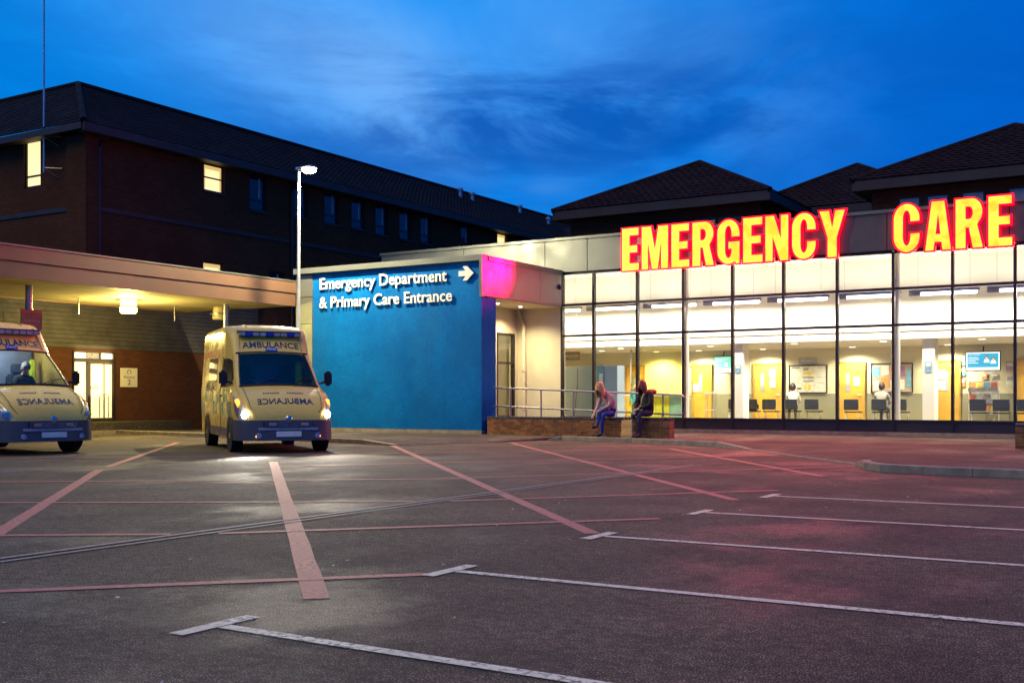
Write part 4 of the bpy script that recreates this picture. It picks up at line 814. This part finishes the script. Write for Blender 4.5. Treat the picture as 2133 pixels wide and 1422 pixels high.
def standing(h=1.68):
    s = h / 1.68; J = {'pelvis': (0, 0, .92), 'waist': (0, 0, 1.08), 'chest': (0, 0, 1.26), 'neck': (0, 0, 1.42), 'chin': (0, -.03, 1.475), 'head': (0, -.035, 1.55), 'crown': (0, -.02, 1.63), 'face': (0, -.12, 1.53)}
    Rd = {'pelvis': (.15, .12), 'waist': .125, 'chest': (.16, .115), 'neck': .055, 'chin': .066, 'head': .086, 'crown': .06, 'face': .03}
    b = [('pelvis', 'waist', 'top'), ('waist', 'chest', 'top'), ('chest', 'neck', 'top'), ('neck', 'chin', 'skin'), ('chin', 'head', 'skin'), ('head', 'crown', 'skin'), ('head', 'face', 'skin')]
    for i, s_ in enumerate(('L', 'R')):
        g = 1 if i == 0 else -1
        J.update({'hip' + s_: (.09 * g, 0, .88), 'knee' + s_: (.1 * g, -.02, .49), 'ankle' + s_: (.1 * g, .02, .09), 'heel' + s_: (.1 * g, -.03, .045), 'toe' + s_: (.12 * g, -.15, .04), 'sho' + s_: (.17 * g, 0, 1.35), 'elbow' + s_: (.23 * g, .02, 1.1), 'wrist' + s_: (.2 * g, -.15, .92)})
        Rd.update({'hip' + s_: .1, 'knee' + s_: .065, 'ankle' + s_: .042, 'heel' + s_: .042, 'toe' + s_: .034, 'sho' + s_: .07, 'elbow' + s_: .048, 'wrist' + s_: .03})
        b += [('pelvis', 'hip' + s_, 'leg'), ('hip' + s_, 'knee' + s_, 'leg'), ('knee' + s_, 'ankle' + s_, 'leg'), ('ankle' + s_, 'heel' + s_, 'shoe'), ('heel' + s_, 'toe' + s_, 'shoe'), ('chest', 'sho' + s_, 'top'), ('sho' + s_, 'elbow' + s_, 'top'), ('elbow' + s_, 'wrist' + s_, 'top')]
    return J, Rd, b
SK = pm('skin', (.52, .30, .22), .55, 0, .08, 6)
def cl(n, c): return pm('cloth_' + n, c, .85, 0, .2, 8, .3, 90)
HB, HR, HG, HD = pm('hair_blonde', (.60, .33, .13), .5, 0, .35, 30), pm('hair_red', (.26, .05, .03), .45, 0, .35, 30), pm('hair_grey', (.22, .19, .17), .6, 0, .3, 30), pm('hair_dark', (.035, .02, .015), .5, 0, .3, 30)
SH = pm('shoe_dark', (.03, .025, .03), .5); SHW = pm('shoe_white', (.5, .42, .38), .6)
# camera-left direction is about 59 degrees off the wall normal: both women sit turned to it
J, Rd, b = seated(.49, .26, .13, ((.14, -.42), (.0, -.40)), ((.05, -.40, .0), (.02, -.52, .20)), ((.04, -.46, .16), (-.10, -.52, .10)))
person('person', 'woman in grey pink top and blue jeans bent forward on the wall, blonde hair', (-13.35, 26.92, .085), R(-25), J, Rd, b, {'skin': SK, 'top': cl('grey_pink', (.50, .27, .27)), 'leg': cl('denim', (.03, .05, .30)), 'shoe': SH}, (HB, .26, .02), scale=1.08)
J, Rd, b = seated(.49, .12, .06, ((.10, -.44), (-.10, -.44)), ((.12, -.44, .0), (-.12, -.38, .0)), ((.06, -.40, .20), (-.05, -.42, .17)), coat=.022)
p2 = person('person', 'woman in dark padded coat with long red hair sitting beside paper bag', (-12.30, 26.92, .085), R(-18), J, Rd, b, {'skin': SK, 'top': cl('dark_coat', (.022, .014, .018)), 'leg': cl('navy', (.02, .02, .07)), 'shoe': SH}, (HR, .24, .015), scale=1.1)
obj('hood', MB().tube([(-.15, .02, 1.09), (-.10, .10, 1.10), (0, .13, 1.10), (.10, .10, 1.10), (.15, .02, 1.09)], [.04, .06, .07, .06, .04], 10), cl('red_lining', (.40, .03, .025)), p2, smooth=True, local=True)
obj('scarf', MB().tube([(.06, -.2, 1.07), (.05, -.26, .95), (.03, -.27, .8)], [.03, .035, .03], 8), cl('scarf', (.25, .24, .10)), p2, smooth=True, local=True)
# paper carrier bag
bg_ = thing('paper_bag', 'brown paper carrier bag leaning at the wall foot', 'bag', (-12.62, 26.36, .085), R(-14), None, True)
KR = pm('kraft_paper', (.42, .24, .095), .8, 0, .15, 5, .2, 25)
mb = MB(); nz = 7
for k in range(nz):
    z = .47 * k / (nz - 1); w_ = .18 + .012 * math.sin(k * 2.1); d = .085 - .018 * k / nz + .008 * math.sin(k * 1.7)
    mb.v += [(-w_, -d, z), (-w_ * .2, -d - .012 * math.sin(k), z), (w_, -d, z), (w_ + .01, 0, z), (w_, d, z), (0, d, z), (-w_, d, z), (-w_ + .02 * (k % 2), 0, z)]
mb.f = [(k * 8 + j, k * 8 + (j + 1) % 8, k * 8 + 8 + (j + 1) % 8, k * 8 + 8 + j) for k in range(nz - 1) for j in range(8)] + [tuple(range(8))]; mb.mi = [0] * len(mb.f)
bo = obj('bag_body', mb, KR, bg_, local=True)
for s_ in (-.075, .075): obj('handle', MB().tube([(-.08, s_, .45), (-.075, s_, .54), (-.03, s_, .585), (.03, s_, .585), (.075, s_, .54), (.08, s_, .45)], .008, 6), KR, bg_, local=True)
bg_.rotation_euler = (R(-6), R(-5), R(-14))
# indoor people
def indoor(lb, loc, rz_, pose, top, leg, hair, sc_=1.):
    person('person', lb, loc, rz_, *pose, {'skin': SK, 'top': top, 'leg': leg, 'shoe': SH}, hair, 'people in the waiting hall', False, sc_)
indoor('person in white shirt seated behind glass before the information board', (-11.2, 35.9, FL), R(200), seated(.46, .06), cl('white', (.62, .60, .52)), cl('khaki', (.2, .16, .1)), (HD, .03, 0))
def plaid():
    k = MT('cloth_plaid'); wv = k.new('ShaderNodeTexChecker'); wv.inputs['Scale'].default_value = 22; k.l.new(k.tc.outputs['Object'], wv.inputs[0]); wv.inputs[1].default_value = (.62, .58, .50, 1); wv.inputs[2].default_value = (.12, .10, .12, 1); k.l.new(wv.outputs[0], k.b.inputs[0]); k.set(Roughness=.9); return k.m
indoor('person in plaid shirt seated with back to the glass', (-8.25, 35.45, FL), R(180), seated(.46, .02), plaid(), cl('denim2', (.05, .06, .14)), (HD, .02, 0))
indoor('person in pink top seated near the small stand', (-13.3, 36.2, FL), R(150), seated(.46, .08), cl('pink', (.50, .16, .17)), cl('navy2', (.03, .03, .06)), (HB, .15, .01))
indoor('person in purple top standing at the reception desk', (-17.9, 35.3, FL), R(170), standing(), cl('purple', (.14, .11, .34)), cl('black', (.03, .03, .03)), (HD, .2, .01), .98)
indoor('child in teal and yellow top standing by the reception counter', (-16.3, 34.6, FL), R(40), standing(), cl('teal', (.04, .36, .33)), cl('dark_green', (.08, .10, .05)), (HB, .08, .01), .78)

# ================================================================= ambulances
YEL = pm('ambulance_yellow', (.80, .55, .10), .28, 0, .07, 1.6); GRN = pm('ambulance_green', (.03, .24, .08), .3, 0, .04, 1); BUMP = pm('bumper_grey', (.07, .075, .10), .45, 0, .1, 2); TYRE = pm('tyre', (.015, .015, .015), .8); CHROME = pm('chrome', (.5, .5, .52), .15, 1., .05, 2)
HLG = pm('headlamp_glass', (.45, .50, .62), .08, .6, .3, 14); REDT = pm('reflective_red', (.5, .03, .02), .35); NAVY = pm('navy_print', (.015, .025, .08), .5); BLUL = pm('blue_lens', (.02, .05, .5), .15); CLRL = pm('clear_lens', (.5, .45, .38), .15, .2, .2, 8)
PROF = [(.0, .70), (-.04, .80), (-.12, .93), (-.25, 1.06), (-.42, 1.18), (-.62, 1.28), (-.80, 1.345), (-.88, 1.37), (-1.05, 1.53), (-1.25, 1.72), (-1.45, 1.905), (-1.66, 2.09), (-1.70, 2.125), (-1.84, 2.31), (-1.98, 2.50), (-2.14, 2.66), (-2.4, 2.74), (-2.8, 2.765), (-3.6, 2.77), (-4.6, 2.77), (-5.3, 2.76), (-5.42, 2.66)]
def ztop(x):
    for (a, za), (b_, zb) in zip(PROF[:-1], PROF[1:]):
        if b_ <= x <= a: return za + (zb - za) * (a - x) / (a - b_)
    return PROF[0][1] if x > 0 else PROF[-1][1]
def interp(t, x):
    for (a, va), (b_, vb) in zip(t[:-1], t[1:]):
        if b_ <= x <= a: return va + (vb - va) * (a - x) / (a - b_)
    return t[0][1] if x > t[0][0] else t[-1][1]
WID = [(0, .70), (-.04, .80), (-.12, .875), (-.25, .93), (-.42, .965), (-.7, .995), (-1.2, 1.015), (-5.3, 1.015), (-5.42, .98)]
TOPW = [(0, .66), (-.12, .80), (-.42, .86), (-.88, .87), (-1.25, .84), (-1.66, .79), (-2.0, .79), (-2.45, .84), (-5.42, .86)]
CR = [(0, .05), (-.42, .10), (-.88, .09), (-1.66, .12), (-2.2, .17), (-5.42, .17)]
ZB = .30
def half(x):
    wd, tw, cr, zt = interp(WID, x), interp(TOPW, x), interp(CR, x), ztop(x); pts = []
    zm = min(1.25, zt - cr - .02)
    for k in range(6): pts.append((wd * (1 - .02 * (1 - k / 5)), ZB + (zm - ZB) * k / 5))
    zs_ = zt - cr; xs_ = tw + cr * .35
    for k in range(1, 6): f = k / 5; pts.append((wd + (xs_ - wd) * f, zm + (zs_ - zm) * f))
    for k in range(1, 5): a = k / 4 * math.pi / 2; pts.append((xs_ - cr * (1 - math.cos(a)), zs_ + cr * math.sin(a)))
    xe = pts[-1][0]; crown = .035
    for k in range(1, 9): f = k / 8; pts.append((xe * (1 - f), zt + crown * (1 - (1 - f) ** 2)))
    return pts
def side_y(x, z):
    h = half(x)
    for (a, za), (b_, zb) in zip(h[:-1], h[1:]):
        if za <= z <= zb and zb > za: return a + (b_ - a) * (z - za) / (zb - za)
    return h[0][0]
def spatch(s_, pts_xz, off=.006, nx=6):
    """patch on the vehicle side between lower and upper polylines given as [(x, z0, z1), ...]"""
    mb = MB(); m = 5; vs = []
    for (x, z0, z1) in pts_xz:
        for k in range(m + 1): z = z0 + (z1 - z0) * k / m; vs.append((x, s_ * (side_y(x, z) + off), z))
    mb.add(vs, [(i * (m + 1) + k, i * (m + 1) + k + 1, (i + 1) * (m + 1) + k + 1, (i + 1) * (m + 1) + k) for i in range(len(pts_xz) - 1) for k in range(m)]); return mb
def on_profile(vs, x_top, off=.008, crown=True):
    """wrap flat (u,v) text onto the top profile: v=0 at x_start going up/back"""
    out = []
    for p in vs:
        d = p.y; x = x_top; 
        st = .004
        while d > 0: z0 = ztop(x); z1 = ztop(x - st); d -= math.hypot(st, z1 - z0); x -= st
        h = half(x); xe = h[14][0]; f = min(1, max(0, 1 - abs(p.x) / xe)); sl = math.atan2(ztop(x - .02) - ztop(x + .02), .04)
        out.append((x + off * math.sin(sl), p.x, ztop(x) + .035 * (1 - (1 - f) ** 2) + off * math.cos(sl)))
    return out
def ambulance(label, loc, rz_, lit):
    t = thing('ambulance', label, 'ambulance', loc, rz_, 'ambulances by the entrance', True)
    P = lambda n_, mb, m, par=None, sm=False, **k: obj(n_, mb, m, par or t, smooth=sm, local=True, **k)
    st = [p[0] for p in PROF]; rings = []
    for x in st:
        h = half(x); rings.append([(x, y_, z) for y_, z in h] + [(x, -y_, z) for y_, z in h[-2::-1]])
    n = len(rings[0]); body = MB(); scr = MB(); allv = [v for r_ in rings for v in r_]; fb, fw_ = [], []
    i0 = st.index(-.88); i1 = st.index(-1.66)
    for i in range(len(st) - 1):
        for k in range(n - 1):
            f = (i * n + k, i * n + k + 1, (i + 1) * n + k + 1, (i + 1) * n + k)
            (fw_ if (i0 <= i < i1 and 14 <= k < n - 15) else fb).append(f)
    body.add(allv, fb + [tuple(range(n)), tuple((len(st) - 1) * n + k for k in range(n))[::-1]]); scr.add(allv, fw_)
    bo = P('body', body, YEL, sm=True); P('windscreen', scr, M_CGLASS, sm=True)
    # windscreen surround and wipers
    base = [(-.875, y_, ztop(-.875) + .035 * (1 - (abs(y_) / .85) ** 2) + .012) for y_ in [-.84 + .12 * k for k in range(15)]]
    P('windscreen_seal', MB().tube(base, .03, 6), M_FRAME)
    P('windscreen_seal', MB().tube([(-1.68, y_, ztop(-1.68) + .035 * (1 - (abs(y_) / .8) ** 2) + .004) for y_ in [-.78 + .13 * k for k in range(13)]], .018, 6), M_FRAME)
    for s_ in (-1, 1): P('pillar_seal', MB().tube([(x, s_ * (half(x)[14][0] + .002), ztop(x) + .006) for x in (-.88, -1.05, -1.25, -1.45, -1.66)], .016, 6), M_FRAME)
    for y_ in (-.45, .25): P('wiper', MB().tube([(-.87, y_, 1.42), (-.98, y_ + .25, 1.52), (-1.02, y_ + .5, 1.53)], .01, 5), M_FRAME)
    # interior
    P('dashboard', MB().rbox(-1.5, -.98, -.8, .8, 1.05, 1.36, .05), M_FRAME); P('bulkhead', B(-2.62, -2.58, -.85, .85, .5, 2.3), pm('cab_bulkhead', (.16, .2, .28), .6))
    P('cab_floor', B(-2.6, -.9, -.85, .85, .5, .54), M_FRAME)
    for y_ in (-.45, .45): P('seat', MB().rbox(-2.4, -1.9, y_ - .24, y_ + .24, .85, 1.02, .04).rbox(-2.5, -2.36, y_ - .23, y_ + .23, 1.0, 1.65, .04).rbox(-2.48, -2.38, y_ - .13, y_ + .13, 1.66, 1.88, .03), pm('seat_cloth', (.03, .04, .07), .8))
    P('steering_wheel', MB().tube([(-1.62 - .12 * math.sin(a / 2), -.45 + .19 * math.cos(a / 2), 1.36 + .16 * math.sin(a / 2)) for a in range(14)], .016, 6), M_FRAME)
    hv = em('hi_vis', (.55, .75, .0), .25) if 0 else pm('hi_vis', (.62, .80, .02), .6)
    P('hi_vis_jacket', MB().rbox(-2.34, -2.26, .66, .80, 1.25, 1.98, .03), hv); P('hi_vis_jacket', MB().rbox(-2.36, -2.28, -.60, -.30, 1.2, 1.85, .04), hv) if not lit else None
    if not lit:
        cl_ = P('cab_light', MB().rbox(-2.2, -1.95, -.1, .1, 2.30, 2.33, .01), em('cab_lamp', (.75, .88, 1), 2.))
        lamp('POINT', (-1.95, .0, 2.12), 26, (.75, .88, 1), t, shadow_soft_size=.12)
    # bumper, grille, lights
    bp = MB()
    for z0, z1, o_ in ((.26, .44, .10), (.44, .68, .085)):
        xs_ = [(-.75, .985), (-.45, .975), (-.22, .90), (-.06, .74), (.02, .45), (.04, 0)]; pl = [(x + o_, y_ + o_ * .35) for x, y_ in xs_] + [(x + o_, -y_ - o_ * .35) for x, y_ in xs_[-2::-1]]
        m = len(pl); vs = [(x, y_, z) for z in (z0, z1) for x, y_ in pl] + [(x - .1, y_ * .96, z) for z in (z1, z0) for x, y_ in pl]
        fs = [(r_ * m + k, r_ * m + k + 1, ((r_ + 1) % 4) * m + k + 1, ((r_ + 1) % 4) * m + k) for r_ in range(4) for k in range(m - 1)]; bp.add(vs, fs)
    P('bumper', bp, BUMP, sm=True)
    for s_ in (-1, 1):
        P('bonnet_seam', MB().tube([(x + .004, s_ * (half(x)[14][0] - .02), ztop(x) + .012) for x in (-.05, -.12, -.25, -.42, -.62, -.80)], .006, 5), M_FRAME)
        P('fog_lamp', MB().lathe((0, 0, 0), [(0, .012), (.05, .01), (.06, -.01)], 14), HLG).matrix_local = Matrix.Translation((.105, s_ * .60, .36)) @ Matrix.Rotation(R(90), 4, 'Y')
        P('roof_seam', MB().tube([(x, s_ * .45, ztop(x) + .03) for x in (-2.2, -2.4, -2.8)], .006, 5), M_FRAME)
        P('header_edge', MB().tube([(x, s_ * (half(x)[14][0] - .03), ztop(x) + .012) for x in (-1.72, -1.84, -1.98, -2.14)], .005, 5), BUMP)
    P('lower_intake', MB().rbox(.06, .118, -.42, .42, .285, .335, .01), M_FRAME)
    P('bumper_band', MB().rbox(.08, .128, -.62, .62, .47, .525, .012), pm('silver_band', (.34, .35, .42), .35, .3))
    P('grille', MB().rbox(.05, .115, -.52, .52, .53, .66, .015), M_FRAME)
    for z in (.56, .595, .63): P('grille_bar', MB().rbox(.112, .124, -.5, .5, z - .006, z + .006, .003), CHROME)
    P('badge', MB().lathe((0, 0, 0), [(0, .02), (.05, .018), (.075, .0)], 16), CHROME).matrix_local = Matrix.Translation((.12, 0, .70)) @ Matrix.Rotation(R(90), 4, 'Y')
    for y_ in (-.33, .33): P('strobe_light', MB().rbox(.12, .145, y_ - .08, y_ + .08, .56, .63, .01), pm('strobe_lens', (.4, .3, .25), .2))
    P('roof_aerial', MB().tube([(-2.7, .3, 2.68), (-2.75, .3, 3.05)], [.012, .004], 6), M_FRAME)
    npl = P('number_plate', MB().rbox(.135, .15, -.26, .26, .34, .45, .004), M_PAPER)
    P('bonnet_vent', MB().box(0, 0.001, 0, .001, 0, .001), M_FRAME) if 0 else None
    for y0 in (-.42, .08):
        vv = MB()
        for k in range(10): vs = [Vector((y0 + .035 * k, .52, 0)), Vector((y0 + .035 * k + .02, .52, 0)), Vector((y0 + .035 * k + .02, .58, 0)), Vector((y0 + .035 * k, .58, 0))]; vv.add(on_profile(vs, -.06), [(0, 1, 2, 3)])
        P('bonnet_vent', vv, M_FRAME)
    HEM = em('headlamp_beam', (1, .95, .82), 45) if lit else None
    for s_ in (-1, 1):
        hl = P('headlight', spatch(s_, [(-.045, .70, .76), (-.10, .69, .86), (-.18, .69, .93), (-.28, .70, 1.0), (-.40, .74, 1.07), (-.52, .82, 1.13), (-.60, .95, 1.16)], .014), HLG, sm=True)
        P('lamp_reflector', MB().lathe((0, 0, 0), [(0, .02), (.06, .02), (.085, -.03)], 14), HEM or CHROME, hl).matrix_local = Matrix.Translation((-.10 + (.03 if lit else .0), s_ * (.845 + .03), .79)) @ Matrix.Rotation(R(62 * s_), 4, 'Z') @ Matrix.Rotation(R(90), 4, 'Y') @ Matrix.Rotation(R(0), 4, 'X') if 0 else Matrix.Translation((-.085, s_ * .865, .79)) @ Matrix.Rotation(R(35 * s_), 4, 'Z') @ Matrix.Rotation(R(90), 4, 'Y')
        P('indicator', spatch(s_, [(-.30, .93, 1.0), (-.40, 1.0, 1.07), (-.50, 1.06, 1.12)], .020), em('amber_indicator', (1, .28, .02), 4) if lit else pm('amber_lens', (.6, .2, .03), .2), hl)
        if lit:
            sp = lamp('SPOT', (.12, s_ * .84, .79), 450, (1, .93, .78), t, (R(90), 0, R(-90)), spot_size=R(70), spot_blend=.7, shadow_soft_size=.05); sp.rotation_euler = (R(82), 0, R(-90))
            P('marker_light', MB().rbox(.06, .10, s_ * .62 - .05, s_ * .62 + .05, .33, .37, .01), em('amber_marker', (1, .25, .01), 6))
        # mirror
        mr = P('mirror', MB().rbox(-1.20, -1.09, s_ * 1.13 - .085, s_ * 1.13 + .085, 1.40, 1.72, .04), M_FRAME, sm=True); P('mirror_arm', MB().tube([(-1.15, s_ * .93, 1.45), (-1.15, s_ * 1.1, 1.5)], .025, 6), M_FRAME, mr)
        P('cab_window', spatch(s_, [(-1.22, 1.40, 1.55), (-1.45, 1.38, 1.76), (-1.68, 1.37, 1.95), (-1.9, 1.37, 2.0), (-2.25, 1.37, 2.0)], .006), M_DGLASS, sm=True)
        P('door_seam', MB().tube([(-2.32, s_ * (side_y(-2.32, z) + .003), z) for z in (.45, .9, 1.3, 1.7, 2.05)], .006, 5), M_FRAME); P('door_handle', MB().rbox(-2.24, -2.08, s_ * 1.018 - .015, s_ * 1.018 + .015, 1.17, 1.21, .008), M_FRAME)
        P('side_window', spatch(s_, [(-3.0, 1.55, 2.05), (-3.6, 1.55, 2.05), (-4.2, 1.55, 2.05)], .006), M_DGLASS)
        for r_ in range(2):
            for k in range(9):
                x0 = -.98 - k * .48; z0 = .78 + r_ * .28
                if (k + r_) % 2 == 0 and not (r_ == 0 and x0 - .48 < -4.0 and x0 > -4.6): P('livery_block', spatch(s_, [(x0, z0, z0 + .275), (x0 - .24, z0, z0 + .275), (x0 - .475, z0, z0 + .275)], .004), GRN)
        P('red_stripe', spatch(s_, [(x, 2.10, 2.24) for x in (-2.5, -3.2, -4, -4.8, -5.25)], .004), REDT)
        P('sill_trim', spatch(s_, [(x, .31, .50) for x in (-1.35, -2.2, -3.1, -4.0)], .012), BUMP)
        vs, fs = fit_text('AMBULANCE', 1.7, .24, .012); xx = [Vector(((-4.6 + v.x) if s_ < 0 else (-2.9 - v.x), s_ * (side_y(-4, 1.42 + v.y * 0) + .008), 1.30 + v.y)) for v in vs]
        P('lettering', MB().add([(p.x, s_ * (side_y(max(-5.2, min(-2.5, p.x)), p.z) + .012), p.z) for p in xx], fs), NAVY)
        for wx in (-.98, -4.30):
            P('wheel_arch', MB().add([(wx + .43 * math.cos(R(a)), s_ * (1.022), .36 + .43 * math.sin(R(a))) for a in range(0, 181, 15)] + [(wx + .36 * math.cos(R(a)), s_ * (1.022), .36 + .36 * math.sin(R(a))) for a in range(180, -1, -15)], [(k, k + 1, 24 - k, 25 - k) for k in range(12)]), BUMP)
            P('arch_well', MB().tube([(wx, s_ * .80, .36), (wx, s_ * 1.0235, .36)], .375, 24), pm('wheel_well', (.006, .006, .006), .9))
            prof = [(.335, .0), (.35, .03), (.35, .17), (.335, .2), (.22, .2), (.21, .17)]
            wh = P('wheel', MB().lathe((0, 0, 0), [(.22, 0)] + prof, 28), TYRE, sm=True); wh.matrix_local = Matrix.Translation((wx, s_ * .83, .352)) @ Matrix.Rotation(R(-90 * s_), 4, 'X')
            rm_ = P('rim', MB().lathe((0, 0, 0), [(.222, .18), (.20, .165), (.15, .15), (.11, .19), (.05, .195), (0, .195)], 20), CHROME, wh, sm=True)
    # light bar, header print
    lb_ = P('light_bar', MB().rbox(-2.12, -1.86, -.70, .70, 2.58, 2.615, .01), BUMP); 
    for k in range(9): P('light_module', MB().rbox(-2.10, -1.84, -.68 + k * .153, -.54 + k * .153, 2.50, 2.58, .012), [CLRL, BLUL if lit else CLRL, CLRL][k % 3], lb_)
    P('lettering', MB().add(on_profile([Vector((v.x - .62, v.y + .10, 0)) for v in fit_text('AMBULANCE', 1.24, .17, .014)[0]], -1.70), fit_text('AMBULANCE', 1.24, .17, .014)[1]), NAVY)
    lo = P('emblem_plate', MB().add(on_profile([Vector((x, y_, 0)) for x, y_ in ((-.13, .0), (.13, .0), (.14, .085), (-.12, .085))], -1.705, .010), [(0, 1, 2, 3)]), pm('plate_blue', (.02, .08, .5), .4))
    vs, fs = fit_text('NHS', .19, .058, .012); P('lettering', MB().add(on_profile([Vector((v.x - .092, v.y + .014, 0)) for v in vs], -1.705, .016), fs), M_TXTW, lo)
    vs, fs = fit_text('AMBULANCE', 1.16, .17, .014); P('lettering', MB().add(on_profile([Vector((.58 - v.x, v.y + .27, 0)) for v in vs], -.02), fs), NAVY)
    return t
a1 = ambulance('parked ambulance at the left edge with a crew member inside', (-19.62, 14.12, 0), R(-9), False)
a2 = ambulance('ambulance with lit headlights turning before the blue wall', (-15.9, 17.0, 0), R(-35), True)
J, Rd, b = seated(.0, .12, .06, hands=((.10, -.34, .30), (-.10, -.34, .30)))
for k in list(J):
    if k[:4] in ('ankl', 'heel', 'toeL', 'toeR'): J[k] = (J[k][0], J[k][1], J[k][2] - .36)
cr = person('person', 'crew member in dark uniform reading inside the parked ambulance', (0, 0, 0), 0, J, Rd, b, {'skin': SK, 'top': cl('uniform', (.015, .03, .03)), 'leg': cl('uniform2', (.015, .03, .03)), 'shoe': SH}, (HG, .02, 0))
off = Matrix.Rotation(R(-9), 3, 'Z') @ Vector((-2.12, .40, 1.02)); cr.location = Vector((-19.62, 14.12, 0)) + off; cr.rotation_euler = (0, 0, R(-9 + 90))
for o in (o for o in bpy.data.objects if o.name.startswith('person') and o.parent is None): pass
